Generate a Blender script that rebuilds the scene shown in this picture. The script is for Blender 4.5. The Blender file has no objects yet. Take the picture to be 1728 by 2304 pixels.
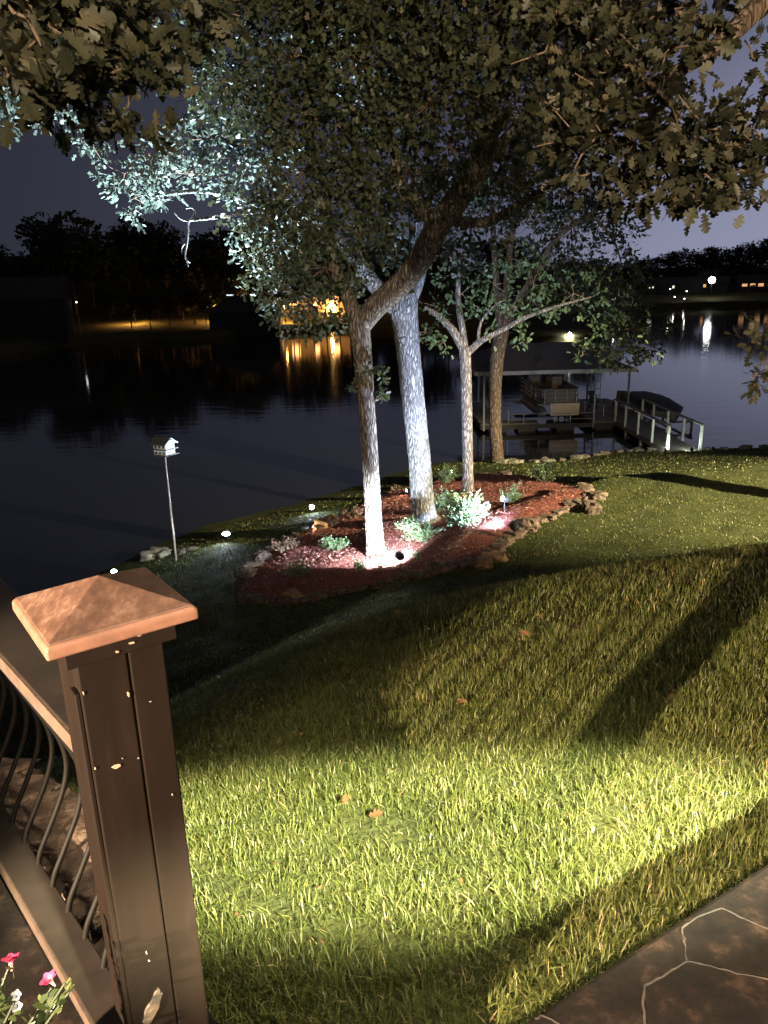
import bpy, math, random
import numpy as np
from mathutils import Vector, Matrix

rng = np.random.default_rng(7)
random.seed(7)
C = bpy.context.scene.collection
SC = bpy.context.scene

# ------------------------------------------------------------------ camera
F, CX, CY = 1700., 864., 1152.
PITCH, ROLL = math.radians(16.8), math.radians(-1.5)
CAM = np.array([0, 0, 7.5])
FW = np.array([0, math.cos(PITCH), -math.sin(PITCH)])
_r0 = np.array([1., 0, 0]); _u0 = np.cross(_r0, FW)
UP = _u0*math.cos(ROLL) - _r0*math.sin(ROLL)
RT = np.cross(FW, UP)
cam = bpy.data.cameras.new('camera'); cam_o = bpy.data.objects.new('camera', cam); C.objects.link(cam_o)
cam.sensor_fit = 'VERTICAL'; cam.sensor_height = 36; cam.sensor_width = 27
cam.lens = 36*F/2304; cam.clip_start = .05; cam.clip_end = 3000
M4 = Matrix.Identity(4)
for i in range(3):
    M4[i][0], M4[i][1], M4[i][2], M4[i][3] = RT[i], UP[i], -FW[i], CAM[i]
cam_o.matrix_world = M4
SC.camera = cam_o

# ------------------------------------------------------------------ world and exposure
W = bpy.data.worlds.new('World'); SC.world = W; W.use_nodes = True
wn, wl = W.node_tree.nodes, W.node_tree.links
wn.clear()
w_out = wn.new('ShaderNodeOutputWorld')
sky = wn.new('ShaderNodeTexSky'); sky.sky_type = 'NISHITA'; sky.sun_disc = False
sky.sun_elevation = math.radians(-4); sky.sun_rotation = math.radians(40)
bg1 = wn.new('ShaderNodeBackground'); bg1.inputs['Strength'].default_value = 0.006
wl.new(sky.outputs[0], bg1.inputs['Color'])
# town glow low over the right hand shore, fading to a dark zenith
tc = wn.new('ShaderNodeTexCoord')
dot = wn.new('ShaderNodeVectorMath'); dot.operation = 'DOT_PRODUCT'
GL = Vector((.6, .75, -.28)).normalized(); dot.inputs[1].default_value = GL
wl.new(tc.outputs['Generated'], dot.inputs[0])
ramp = wn.new('ShaderNodeValToRGB')
e = ramp.color_ramp.elements
e[0].position = .0; e[0].color = (.019, .020, .029, 1)
e[1].position = 1.; e[1].color = (.26, .272, .38, 1)
for p, c in ((.40, (.0225, .024, .0365, 1)), (.60, (.035, .0365, .057, 1)), (.75, (.047, .049, .077, 1)), (.82, (.092, .097, .147, 1)), (.89, (.195, .204, .298, 1))):
    q = e.new(p); q.color = c
wl.new(dot.outputs['Value'], ramp.inputs[0])
bg2 = wn.new('ShaderNodeBackground'); bg2.inputs['Strength'].default_value = 1.0
wl.new(ramp.outputs[0], bg2.inputs['Color'])
addw = wn.new('ShaderNodeAddShader')
wl.new(bg1.outputs[0], addw.inputs[0]); wl.new(bg2.outputs[0], addw.inputs[1])
wl.new(addw.outputs[0], w_out.inputs['Surface'])

SC.view_settings.view_transform = 'Standard'; SC.view_settings.look = 'None'
SC.view_settings.exposure = 0.3; SC.view_settings.gamma = 1
SC.render.engine = 'CYCLES'
SC.cycles.use_denoising = True
SC.cycles.max_bounces = 5; SC.cycles.diffuse_bounces = 2; SC.cycles.glossy_bounces = 3
SC.cycles.transmission_bounces = 2; SC.cycles.transparent_max_bounces = 4
SC.cycles.sample_clamp_indirect = 3.0; SC.cycles.caustics_reflective = False; SC.cycles.caustics_refractive = False
SC.cycles.use_light_tree = True

# ------------------------------------------------------------------ geometry helpers
def ray(px, py):
    d = FW*F + RT*(px-CX) - UP*(py-CY); return d/np.linalg.norm(d)
def atz(px, py, z):
    d = ray(px, py); return CAM + d*((z-CAM[2])/d[2])
def aty(px, py, y):
    d = ray(px, py); return CAM + d*(y/d[1])
def proj(P):
    v = np.asarray(P, float)-CAM; D = v@FW
    return CX+F*(v@RT)/D, CY-F*(v@UP)/D, D

SH = np.array([(-60,-10),(-30,2),(-12,13.5),(-7.3,19.4),(-6.7,21),(-5.5,23.2),(-2.6,25.8),(0,28.3),(1.2,30.2),(2.6,31.4),(4.8,31.6),(7.1,31.2),(10.2,32.6),(12.6,32.9),(16.9,32.6),(30,36),(60,42)])
def dshore(x, y):
    x = np.asarray(x, float); y = np.asarray(y, float)
    best = np.full(np.broadcast(x, y).shape, 1e9)
    for a, b in zip(SH[:-1], SH[1:]):
        ab = b-a; t = np.clip(((x-a[0])*ab[0]+(y-a[1])*ab[1])/(ab@ab), 0, 1)
        best = np.minimum(best, np.hypot(x-a[0]-t*ab[0], y-a[1]-t*ab[1]))
    return np.where(y < np.interp(x, SH[:,0], SH[:,1]), best, -best)
def zg(x, y):
    x = np.asarray(x, float); y = np.asarray(y, float)
    s = -.25*x+.968*y; d = dshore(x, y)
    A = np.interp(s, [-5,0,1,3,4.6,5.5,6.5,7.5,8.5,9.5,10.5,11.5,12.5,14,16,60],
                  [5.85,5.75,5.70,5.5,5.26,5.02,4.58,4.08,3.58,3.08,2.65,2.35,2.2,2.12,2.1,2.1])
    A = A+.13*np.clip(x-.6, -2, 2)*np.clip(1-s/7, 0, 1)
    B = .12+.17*d+.45*np.maximum(0, d-9)
    k = .5; h = np.clip(.5+.5*(B-A)/k, 0, 1)
    z = B*(1-h)+A*h-k*h*(1-h)
    return z + .02*np.sin(x*2.1+y*.7)*np.sin(y*1.7-x*.4) + .012*np.sin(x*5.3+1)*np.sin(y*4.7)
def on(px, py):
    d = ray(px, py); t = np.arange(.5, 80, .02); P = CAM+t[:,None]*d
    i = np.argmax(P[:,2] < zg(P[:,0], P[:,1])); return P[i]
def in_poly(x, y, poly):
    x = np.asarray(x); y = np.asarray(y); inside = np.zeros(x.shape, bool)
    n = len(poly)
    for i in range(n):
        x0, y0 = poly[i]; x1, y1 = poly[(i+1) % n]
        c = ((y0 > y) != (y1 > y)) & (x < (x1-x0)*(y-y0)/(y1-y0+1e-12)+x0)
        inside ^= c
    return inside
def d_poly(x, y, poly):
    best = np.full(np.asarray(x).shape, 1e9)
    for i in range(len(poly)):
        a = np.array(poly[i]); b = np.array(poly[(i+1) % len(poly)]); ab = b-a
        t = np.clip(((x-a[0])*ab[0]+(y-a[1])*ab[1])/(ab@ab+1e-12), 0, 1)
        best = np.minimum(best, np.hypot(x-a[0]-t*ab[0], y-a[1]-t*ab[1]))
    return best

def link(o, parent=None):
    C.objects.link(o)
    if parent is not None: o.parent = parent
    return o
def mesh_np(name, V, flat, sizes, m, parent=None, attr=None, smooth=False, mats=None, midx=None):
    V = np.asarray(V, np.float32); flat = np.asarray(flat, np.int32); sizes = np.asarray(sizes, np.int32)
    me = bpy.data.meshes.new(name)
    me.vertices.add(len(V)); me.vertices.foreach_set('co', V.ravel())
    me.loops.add(len(flat)); me.loops.foreach_set('vertex_index', flat)
    me.polygons.add(len(sizes))
    st = np.zeros(len(sizes), np.int32); st[1:] = np.cumsum(sizes)[:-1]
    me.polygons.foreach_set('loop_start', st)
    if smooth: me.polygons.foreach_set('use_smooth', np.ones(len(sizes), bool))
    for mm in (mats or [m]): me.materials.append(mm)
    if midx is not None: me.polygons.foreach_set('material_index', np.asarray(midx, np.int32))
    me.update(calc_edges=True)
    if attr is not None:
        a = me.attributes.new('rnd', 'FLOAT', 'POINT'); a.data.foreach_set('value', np.asarray(attr, np.float32))
    return link(bpy.data.objects.new(name, me), parent)

class MB:
    """collects verts and faces, then links them as one mesh object"""
    def __init__(s): s.v = []; s.f = []
    def add(s, V, Fs):
        b = len(s.v); s.v += [tuple(map(float, p)) for p in V]; s.f += [tuple(i+b for i in f) for f in Fs]; return s
    def box(s, c, size, rz=0, rx=0, ry=0, taper=1.0):
        R = Matrix.Rotation(rz, 3, 'Z') @ Matrix.Rotation(ry, 3, 'Y') @ Matrix.Rotation(rx, 3, 'X')
        V = []
        for z in (-.5, .5):
            k = taper if z > 0 else 1.0
            for x, y in ((-.5,-.5),(.5,-.5),(.5,.5),(-.5,.5)):
                V.append(R @ Vector((x*size[0]*k, y*size[1]*k, z*size[2])) + Vector(c))
        return s.add(V, [(3,2,1,0),(4,5,6,7),(0,1,5,4),(1,2,6,5),(2,3,7,6),(3,0,4,7)])
    def bar(s, a, b, w, h, upv=(0,0,1)):
        a = Vector(a); b = Vector(b); d = (b-a).normalized(); u = Vector(upv)
        if abs(d.dot(u)) > .98: u = Vector((1,0,0))
        x = d.cross(u).normalized(); u = x.cross(d)
        V = [p + x*sx*w/2 + u*sz*h/2 for p in (a, b) for sx, sz in ((-1,-1),(1,-1),(1,1),(-1,1))]
        return s.add(V, [(3,2,1,0),(4,5,6,7),(0,1,5,4),(1,2,6,5),(2,3,7,6),(3,0,4,7)])
    def tube(s, P, R, n=8, jit=0., caps=True, lobes=None):
        P = [Vector(p) for p in P]
        if not hasattr(R, '__len__'): R = [R]*len(P)
        b = len(s.v); prev = None
        for i, p in enumerate(P):
            t = (P[min(i+1, len(P)-1)]-P[max(i-1, 0)]).normalized()
            if prev is None:
                u = Vector((1,0,0)) if abs(t.x) < .9 else Vector((0,1,0))
            else: u = prev
            u = (u - t*u.dot(t)).normalized(); prev = u; w = t.cross(u)
            for k in range(n):
                a = 2*math.pi*k/n
                r = R[i]*(1+(random.uniform(-jit, jit) if jit else 0))
                if lobes: r *= 1+lobes*math.sin(a*5+i*.15)+lobes*.6*math.sin(a*9-i*.3)
                s.v.append(tuple(p + u*math.cos(a)*r + w*math.sin(a)*r))
        for i in range(len(P)-1):
            for k in range(n):
                k2 = (k+1) % n
                s.f.append((b+i*n+k, b+i*n+k2, b+(i+1)*n+k2, b+(i+1)*n+k))
        if caps:
            s.f.append(tuple(b+k for k in reversed(range(n)))); s.f.append(tuple(b+(len(P)-1)*n+k for k in range(n)))
        return s
    def lathe(s, prof, c, n=16, axis=None):
        c = Vector(c); R = Matrix.Identity(3) if axis is None else Vector(axis).to_track_quat('Z', 'Y').to_matrix()
        b = len(s.v)
        for r, z in prof:
            for k in range(n):
                a = 2*math.pi*k/n; s.v.append(tuple(c + R @ Vector((r*math.cos(a), r*math.sin(a), z))))
        for i in range(len(prof)-1):
            for k in range(n):
                k2 = (k+1) % n; s.f.append((b+i*n+k, b+i*n+k2, b+(i+1)*n+k2, b+(i+1)*n+k))
        s.f.append(tuple(b+k for k in reversed(range(n)))); s.f.append(tuple(b+(len(prof)-1)*n+k for k in range(n)))
        return s
    def rock(s, c, size, rz=0, seed=0, n=2):
        # a lumpy stone from a subdivided cube pushed to a rounded box
        r = random.Random(seed); g = 5; V = {}; Fs = []
        ph = [r.uniform(0, 6.28) for _ in range(6)]
        def vert(p):
            k = tuple(round(q, 4) for q in p)
            if k not in V:
                q = Vector(p); q = q*(.62) + q.normalized()*.42
                d = r.uniform(.90,1.08)+.16*math.sin(3.1*q.x+ph[0])*math.sin(2.7*q.y+ph[1])+.12*math.sin(4.3*q.z+ph[2]+2*q.x)+.06*math.sin(9*q.x+ph[3])*math.sin(8*q.y+ph[4]+7*q.z)
                V[k] = (len(V), q*d)
            return V[k][0]
        for ax in range(3):
            for sg in (-1, 1):
                for i in range(g):
                    for j in range(g):
                        q = []
                        for (u, w) in ((i,j),(i+1,j),(i+1,j+1),(i,j+1)):
                            a, b = 2*u/g-1, 2*w/g-1
                            p = [0,0,0]; p[ax] = sg; p[(ax+1)%3] = a; p[(ax+2)%3] = b
                            q.append(vert(p))
                        Fs.append(tuple(q) if sg > 0 else tuple(reversed(q)))
        R = Matrix.Rotation(rz, 3, 'Z') @ Matrix.Rotation(r.uniform(-.25,.25), 3, 'X')
        vs = [None]*len(V)
        for i, q in V.values(): vs[i] = R @ Vector((q.x*size[0], q.y*size[1], q.z*size[2])) + Vector(c)
        return s.add(vs, Fs)
    def build(s, name, m, parent=None, smooth=False, bevel=0, kind=None):
        me = bpy.data.meshes.new(name); me.from_pydata(s.v, [], s.f); me.materials.append(m); me.update()
        if smooth: me.polygons.foreach_set('use_smooth', [True]*len(me.polygons))
        o = link(bpy.data.objects.new(name, me), parent)
        if bevel:
            bm = o.modifiers.new('bevel', 'BEVEL'); bm.width = bevel; bm.segments = 2; bm.limit_method = 'ANGLE'
        return o

def tag(o, label=None, cat=None, group=None, kind=None):
    if label: o['label'] = label
    if cat: o['category'] = cat
    if group: o['group'] = group
    if kind: o['kind'] = kind
    return o
def thing(name, label, cat, group=None, loc=(0,0,0)):
    # parts are modelled in world coordinates: the Empty stands at the base, parts are offset back
    o = bpy.data.objects.new(name, None); C.objects.link(o); o.empty_display_size = .2
    o.location = loc
    return tag(o, label, cat, group)
def settle(root):
    """keep world coordinates of part meshes while the Empty sits at the thing's base"""
    bpy.context.view_layer.update()
    inv = Matrix.Translation(-Vector(root.location))
    for ch in root.children: ch.matrix_parent_inverse = inv
    return root
def copy_thing(root, loc, rz, scale=1.0, label=None):
    r = root.copy(); C.objects.link(r); r.location = loc; r.rotation_euler = (0, 0, rz)
    r.scale = (scale,)*3 if not hasattr(scale, '__len__') else scale
    if label: r['label'] = label
    for ch in root.children:
        c = ch.copy(); C.objects.link(c); c.parent = r
        for g in ch.children:
            d = g.copy(); C.objects.link(d); d.parent = c
    return r

# ------------------------------------------------------------------ materials
def mat(name, col=(.5,.5,.5), rough=.7, metal=0., spec=.5):
    m = bpy.data.materials.new(name); m.use_nodes = True
    b = m.node_tree.nodes['Principled BSDF']
    b.inputs['Base Color'].default_value = (*col, 1); b.inputs['Roughness'].default_value = rough
    b.inputs['Metallic'].default_value = metal; b.inputs['Specular IOR Level'].default_value = spec
    return m
def nodes(m): return m.node_tree.nodes, m.node_tree.links, m.node_tree.nodes['Principled BSDF']
def noise_col(m, stops, scale=5., detail=6., rough=.6, stretch=(1,1,1), bump=0., bscale=None, dist=.02, coord='Object'):
    """colour from noise through a ramp, and a bump"""
    n, l, b = nodes(m)
    t = n.new('ShaderNodeTexCoord'); mp = n.new('ShaderNodeMapping'); mp.inputs['Scale'].default_value = stretch
    l.new(t.outputs[coord], mp.inputs[0])
    nz = n.new('ShaderNodeTexNoise'); nz.inputs['Scale'].default_value = scale; nz.inputs['Detail'].default_value = detail; nz.inputs['Roughness'].default_value = rough
    l.new(mp.outputs[0], nz.inputs['Vector'])
    r = n.new('ShaderNodeValToRGB'); el = r.color_ramp.elements
    el[0].position, el[0].color = stops[0][0], (*stops[0][1], 1)
    el[1].position, el[1].color = stops[-1][0], (*stops[-1][1], 1)
    for p, c in stops[1:-1]: q = el.new(p); q.color = (*c, 1)
    l.new(nz.outputs[0], r.inputs[0]); l.new(r.outputs[0], b.inputs['Base Color'])
    if bump:
        n2 = n.new('ShaderNodeTexNoise'); n2.inputs['Scale'].default_value = bscale or scale*3; n2.inputs['Detail'].default_value = 5
        l.new(mp.outputs[0], n2.inputs['Vector'])
        bp = n.new('ShaderNodeBump'); bp.inputs['Strength'].default_value = bump; bp.inputs['Distance'].default_value = dist
        l.new(n2.outputs[0], bp.inputs['Height']); l.new(bp.outputs[0], b.inputs['Normal'])
    return m
def emis(name, col, st):
    m = mat(name, (0,0,0)); b = m.node_tree.nodes['Principled BSDF']
    b.inputs['Emission Color'].default_value = (*col, 1); b.inputs['Emission Strength'].default_value = st; return m
def leafmat(name, stops, trans=.35, rough=.5, spec=.3):
    m = mat(name, (.06,.1,.03), rough, spec=spec); n, l, b = nodes(m)
    a = n.new('ShaderNodeAttribute'); a.attribute_name = 'rnd'
    r = n.new('ShaderNodeValToRGB'); el = r.color_ramp.elements
    el[0].position, el[0].color = stops[0][0], (*stops[0][1], 1)
    el[1].position, el[1].color = stops[-1][0], (*stops[-1][1], 1)
    for p, c in stops[1:-1]: q = el.new(p); q.color = (*c, 1)
    l.new(a.outputs['Fac'], r.inputs[0]); l.new(r.outputs[0], b.inputs['Base Color'])
    t = n.new('ShaderNodeBsdfTranslucent'); l.new(r.outputs[0], t.inputs['Color'])
    mx = n.new('ShaderNodeMixShader'); mx.inputs[0].default_value = trans
    l.new(b.outputs[0], mx.inputs[1]); l.new(t.outputs[0], mx.inputs[2])
    l.new(mx.outputs[0], n['Material Output'].inputs['Surface'])
    return m
def barkmat(name, dark, mid, light, scale=9.):
    m = mat(name, mid, .9, spec=.15); n, l, b = nodes(m)
    t = n.new('ShaderNodeTexCoord'); mp = n.new('ShaderNodeMapping'); mp.inputs['Scale'].default_value = (1, 1, .24)
    l.new(t.outputs['Object'], mp.inputs[0])
    nz = n.new('ShaderNodeTexNoise'); nz.inputs['Scale'].default_value = scale*.6; nz.inputs['Detail'].default_value = 3
    l.new(mp.outputs[0], nz.inputs['Vector'])
    ds = n.new('ShaderNodeMixRGB'); ds.inputs[0].default_value = .22; l.new(mp.outputs[0], ds.inputs[1]); l.new(nz.outputs['Color'], ds.inputs[2])
    vo = n.new('ShaderNodeTexVoronoi'); vo.feature = 'DISTANCE_TO_EDGE'; vo.inputs['Scale'].default_value = scale*2.2
    l.new(ds.outputs[0], vo.inputs['Vector'])
    r = n.new('ShaderNodeValToRGB'); el = r.color_ramp.elements
    el[0].position, el[0].color = .0, (*dark, 1); el[1].position, el[1].color = .30, (*light, 1)
    q = el.new(.11); q.color = (*mid, 1)
    l.new(vo.outputs['Distance'], r.inputs[0])
    n3 = n.new('ShaderNodeTexNoise'); n3.inputs['Scale'].default_value = scale*5; n3.inputs['Detail'].default_value = 6; l.new(mp.outputs[0], n3.inputs['Vector'])
    mx = n.new('ShaderNodeMixRGB'); mx.blend_type = 'MULTIPLY'; mx.inputs[0].default_value = .75
    r3 = n.new('ShaderNodeValToRGB'); r3.color_ramp.elements[0].position = .3; r3.color_ramp.elements[0].color = (.35,.33,.3,1); r3.color_ramp.elements[1].position = .65; r3.color_ramp.elements[1].color = (1,1,1,1)
    l.new(n3.outputs[0], r3.inputs[0]); l.new(r.outputs[0], mx.inputs[1]); l.new(r3.outputs[0], mx.inputs[2])
    l.new(mx.outputs[0], b.inputs['Base Color'])
    ad = n.new('ShaderNodeMath'); ad.operation = 'ADD'; l.new(vo.outputs['Distance'], ad.inputs[0])
    ml = n.new('ShaderNodeMath'); ml.operation = 'MULTIPLY'; ml.inputs[1].default_value = .25; l.new(n3.outputs[0], ml.inputs[0]); l.new(ml.outputs[0], ad.inputs[1])
    bp = n.new('ShaderNodeBump'); bp.inputs['Strength'].default_value = 1.; bp.inputs['Distance'].default_value = .07
    l.new(ad.outputs[0], bp.inputs['Height']); l.new(bp.outputs[0], b.inputs['Normal'])
    return m

M = {}
M['bark'] = barkmat('oak_bark', (.060,.047,.038), (.15,.125,.105), (.30,.262,.228), 8)
M['bark_pale'] = barkmat('pale_oak_bark', (.075,.07,.066), (.165,.16,.155), (.32,.31,.30), 9)
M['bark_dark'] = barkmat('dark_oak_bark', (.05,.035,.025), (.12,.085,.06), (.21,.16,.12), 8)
M['twig'] = mat('twig', (.14,.10,.07), .9, spec=.1)
M['deadwood'] = noise_col(mat('dead_wood', (.5,.46,.42), .85), [(.3,(.32,.29,.26)),(.7,(.6,.56,.52))], 20)
oak = [(0,(.028,.036,.018)),(.5,(.056,.066,.034)),(.85,(.09,.098,.052)),(1,(.14,.115,.065))]
M['leaf'] = leafmat('oak_leaf', oak, .35)
M['leaf_near'] = leafmat('near_oak_leaf', [(0,(.015,.017,.009)),(.5,(.036,.036,.019)),(.85,(.072,.068,.038)),(1,(.13,.105,.062))], .3)
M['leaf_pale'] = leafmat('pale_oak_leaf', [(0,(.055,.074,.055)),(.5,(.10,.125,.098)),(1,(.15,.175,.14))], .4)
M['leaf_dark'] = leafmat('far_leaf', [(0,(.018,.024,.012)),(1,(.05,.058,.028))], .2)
M['leaf_shrub'] = leafmat('shrub_leaf', [(0,(.06,.10,.045)),(.6,(.12,.18,.085)),(1,(.20,.25,.14))], .35)
M['leaf_dry'] = leafmat('dry_shrub_leaf', [(0,(.10,.06,.04)),(.6,(.17,.11,.075)),(1,(.24,.17,.11))], .2)
M['grass'] = leafmat('grass_blade', [(0,(.044,.056,.013)),(.45,(.090,.106,.026)),(.8,(.14,.148,.042)),(.93,(.20,.175,.07)),(1,(.30,.22,.12))], .35, .45, .35)
M['ground'] = noise_col(mat('lawn_soil', (.05,.06,.02), .95, spec=.1), [(.3,(.022,.024,.010)),(.5,(.040,.046,.015)),(.7,(.062,.062,.022))], 1.7, 9, .7, bump=.7, bscale=26, dist=.03)
M['far_lawn'] = noise_col(mat('far_lawn', (.06,.06,.02), .95, spec=.1), [(.3,(.045,.045,.018)),(.7,(.09,.075,.03))], .25, 8, .7)
M['mulch'] = noise_col(mat('mulch', (.14,.045,.03), .95, spec=.1), [(.3,(.05,.017,.013)),(.5,(.17,.055,.042)),(.72,(.33,.13,.10))], 28, 8, .75, bump=1., bscale=40, dist=.04)
M['chip'] = leafmat('mulch_chip', [(0,(.07,.025,.02)),(.5,(.27,.10,.08)),(.85,(.40,.19,.155)),(1,(.52,.34,.28))], .05, .85, .15)
M['stone'] = noise_col(mat('fieldstone', (.2,.14,.1), .9, spec=.2), [(.28,(.035,.026,.019)),(.5,(.095,.066,.05)),(.7,(.21,.15,.112))], 7, 7, .7, bump=.6, bscale=22, dist=.02)
M['stone_tan'] = noise_col(mat('tan_stone', (.42,.25,.13), .9, spec=.2), [(.3,(.12,.065,.035)),(.7,(.40,.25,.14))], 8, 6, .7, bump=.5, bscale=22)
M['riprap'] = noise_col(mat('shore_rock', (.25,.23,.17), .9, spec=.2), [(.3,(.06,.055,.04)),(.7,(.26,.235,.18))], 4, 6, .7, bump=.5, bscale=14)
M['post'] = noise_col(mat('brown_paint', (.035,.022,.015), .6, spec=.08), [(.3,(.0027,.0015,.0011)),(.6,(.0048,.0028,.0020)),(.78,(.0095,.0057,.0042))], 9, 8, .6, (1,1,.16), bump=.25, bscale=30, dist=.004)
M['copper'] = noise_col(mat('copper_cap', (.4,.17,.08), .55, .1), [(.30,(.022,.0100,.0066)),(.44,(.042,.0200,.0135)),(.54,(.064,.0325,.0225)),(.62,(.095,.056,.042)),(.74,(.16,.115,.092))], 34, 9, .78, (1,.5,1), bump=.2, bscale=40, dist=.003)
M['rail_wood'] = noise_col(mat('rail_paint', (.10,.06,.04), .55), [(.3,(.005,.0031,.0023)),(.7,(.0125,.008,.0058))], 12, 6, .6, bump=.2, bscale=40, dist=.003)
M['iron'] = mat('black_iron', (.004,.0033,.0028), .6, 0., .12)
M['black'] = mat('black_plastic', (.012,.012,.013), .5)
M['white'] = mat('white_paint', (.72,.74,.76), .55)
M['birdroof'] = mat('birdhouse_roof', (.06,.062,.055), .6)
M['pole'] = noise_col(mat('galvanised_pole', (.34,.30,.26), .5, .5), [(.3,(.22,.19,.16)),(.7,(.42,.38,.33))], 6, 4, stretch=(1,1,.2))
M['hole'] = mat('dark_hole', (.01,.009,.008), .9)
M['dockwood'] = noise_col(mat('weathered_wood', (.20,.17,.14), .85), [(.3,(.17,.15,.13)),(.7,(.34,.30,.26))], 5, 6, .6, (1,.12,1), bump=.3, bscale=20)
M['dockroof'] = noise_col(mat('roof_shingle', (.10,.085,.075), .9), [(.3,(.085,.075,.068)),(.7,(.14,.125,.115))], 6, 6, bump=.4, bscale=25)
M['fascia'] = mat('grey_fascia', (.30,.28,.25), .6)
M['steel'] = mat('painted_steel', (.12,.13,.17), .45, .6)
M['rail_metal'] = mat('galvanised_rail', (.42,.40,.38), .45, .6)
M['tan'] = noise_col(mat('tan_panel', (.50,.33,.19), .5), [(.3,(.58,.43,.30)),(.7,(.68,.52,.38))], 3, 4)
M['boat_dark'] = mat('boat_fence_panel', (.10,.075,.055), .45)
M['vinyl'] = mat('boat_vinyl', (.20,.15,.12), .5)
M['tarp'] = noise_col(mat('dark_tarp', (.045,.035,.032), .75), [(.3,(.032,.026,.024)),(.7,(.07,.055,.05))], 4, 5, bump=.4, bscale=8, dist=.05)
M['alu'] = mat('aluminium', (.30,.30,.31), .6, .3)
M['petal'] = leafmat('petal', [(0,(.36,.02,.07)),(.7,(.50,.05,.12)),(1,(.60,.34,.28))], .3)
M['petal_white'] = leafmat('white_petal', [(0,(.22,.22,.25)),(1,(.32,.32,.35))], .3)
M['leaf_petunia'] = leafmat('petunia_leaf', [(0,(.012,.018,.006)),(.6,(.03,.042,.013)),(1,(.06,.07,.025))], .25)
M['pot'] = mat('dark_pot', (.02,.017,.015), .5)
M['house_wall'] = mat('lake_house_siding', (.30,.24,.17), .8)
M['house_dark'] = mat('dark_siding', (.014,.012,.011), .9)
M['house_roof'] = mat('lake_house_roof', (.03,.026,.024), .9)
M['dry'] = leafmat('dry_leaf', [(0,(.09,.045,.02)),(1,(.16,.085,.04))], .2)
M['lens_cool'] = emis('cool_led_lens', (.72,.92,1.), 90)
M['lens_warm'] = emis('warm_led_lens', (1,.86,.55), 45)
M['bulb_white'] = emis('far_white_lamp', (.92,.95,1.), 500)
M['bulb_orange'] = emis('sodium_lamp', (1,.42,.08), 200)
M['win_orange'] = emis('orange_window', (1,.42,.13), 4)
M['win_amber'] = emis('amber_window', (1,.50,.2), .7)
M['win_white'] = emis('white_window', (1,.93,.82), 1.0)

# flagstones with pale joints
m = M['flag'] = mat('flagstone', (.06,.04,.03), .8, spec=.15); n, l, b = nodes(m)
t = n.new('ShaderNodeTexCoord')
nz = n.new('ShaderNodeTexNoise'); nz.inputs['Scale'].default_value = 2.5; nz.inputs['Detail'].default_value = 3; l.new(t.outputs['Object'], nz.inputs['Vector'])
ds = n.new('ShaderNodeMixRGB'); ds.inputs[0].default_value = .05; l.new(t.outputs['Object'], ds.inputs[1]); l.new(nz.outputs['Color'], ds.inputs[2])
vo = n.new('ShaderNodeTexVoronoi'); vo.feature = 'DISTANCE_TO_EDGE'; vo.inputs['Scale'].default_value = 3.6; vo.inputs['Randomness'].default_value = .85; l.new(ds.outputs[0], vo.inputs['Vector'])
vr = n.new('ShaderNodeValToRGB'); vr.color_ramp.elements[0].position = -1; vr.color_ramp.elements[1].position = -.9
l.new(vo.outputs['Distance'], vr.inputs[0])
nb = n.new('ShaderNodeTexNoise'); nb.inputs['Scale'].default_value = 11; nb.inputs['Detail'].default_value = 9; nb.inputs['Roughness'].default_value = .75; l.new(t.outputs['Object'], nb.inputs['Vector'])
sr = n.new('ShaderNodeValToRGB'); el = sr.color_ramp.elements; el[0].position = .40; el[0].color = (.0016,.0009,.0007,1); el[1].position = .76; el[1].color = (.034,.0195,.0135,1)  # wide mottle also paints in the patches of light on the patio
q = el.new(.54); q.color = (.0046,.0027,.0020,1)
l.new(nb.outputs[0], sr.inputs[0])
mx = n.new('ShaderNodeMixRGB'); mx.inputs[1].default_value = (.30,.19,.13,1); mx.inputs[0].default_value = 1; l.new(sr.outputs[0], mx.inputs[2])
l.new(mx.outputs[0], b.inputs['Base Color'])
mu = n.new('ShaderNodeMath'); mu.operation = 'MULTIPLY_ADD'; mu.inputs[1].default_value = .35; l.new(nb.outputs[0], mu.inputs[0]); mu.inputs[2].default_value = 0
bp = n.new('ShaderNodeBump'); bp.inputs['Strength'].default_value = .8; bp.inputs['Distance'].default_value = .012; l.new(mu.outputs[0], bp.inputs['Height']); l.new(bp.outputs[0], b.inputs['Normal'])

# night water
m = M['water'] = mat('lake_water', (.010,.011,.012), .06, spec=.5); n, l, b = nodes(m)
b.inputs['IOR'].default_value = 1.9
t = n.new('ShaderNodeTexCoord'); mp = n.new('ShaderNodeMapping'); mp.inputs['Scale'].default_value = (.55, 1.25, 1); mp.inputs['Rotation'].default_value = (0, 0, .25)
l.new(t.outputs['Object'], mp.inputs[0])
n1 = n.new('ShaderNodeTexNoise'); n1.inputs['Scale'].default_value = .9; n1.inputs['Detail'].default_value = 3; l.new(mp.outputs[0], n1.inputs['Vector'])
bp = n.new('ShaderNodeBump'); bp.inputs['Strength'].default_value = .12; bp.inputs['Distance'].default_value = .06; l.new(n1.outputs[0], bp.inputs['Height']); l.new(bp.outputs[0], b.inputs['Normal'])

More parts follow.
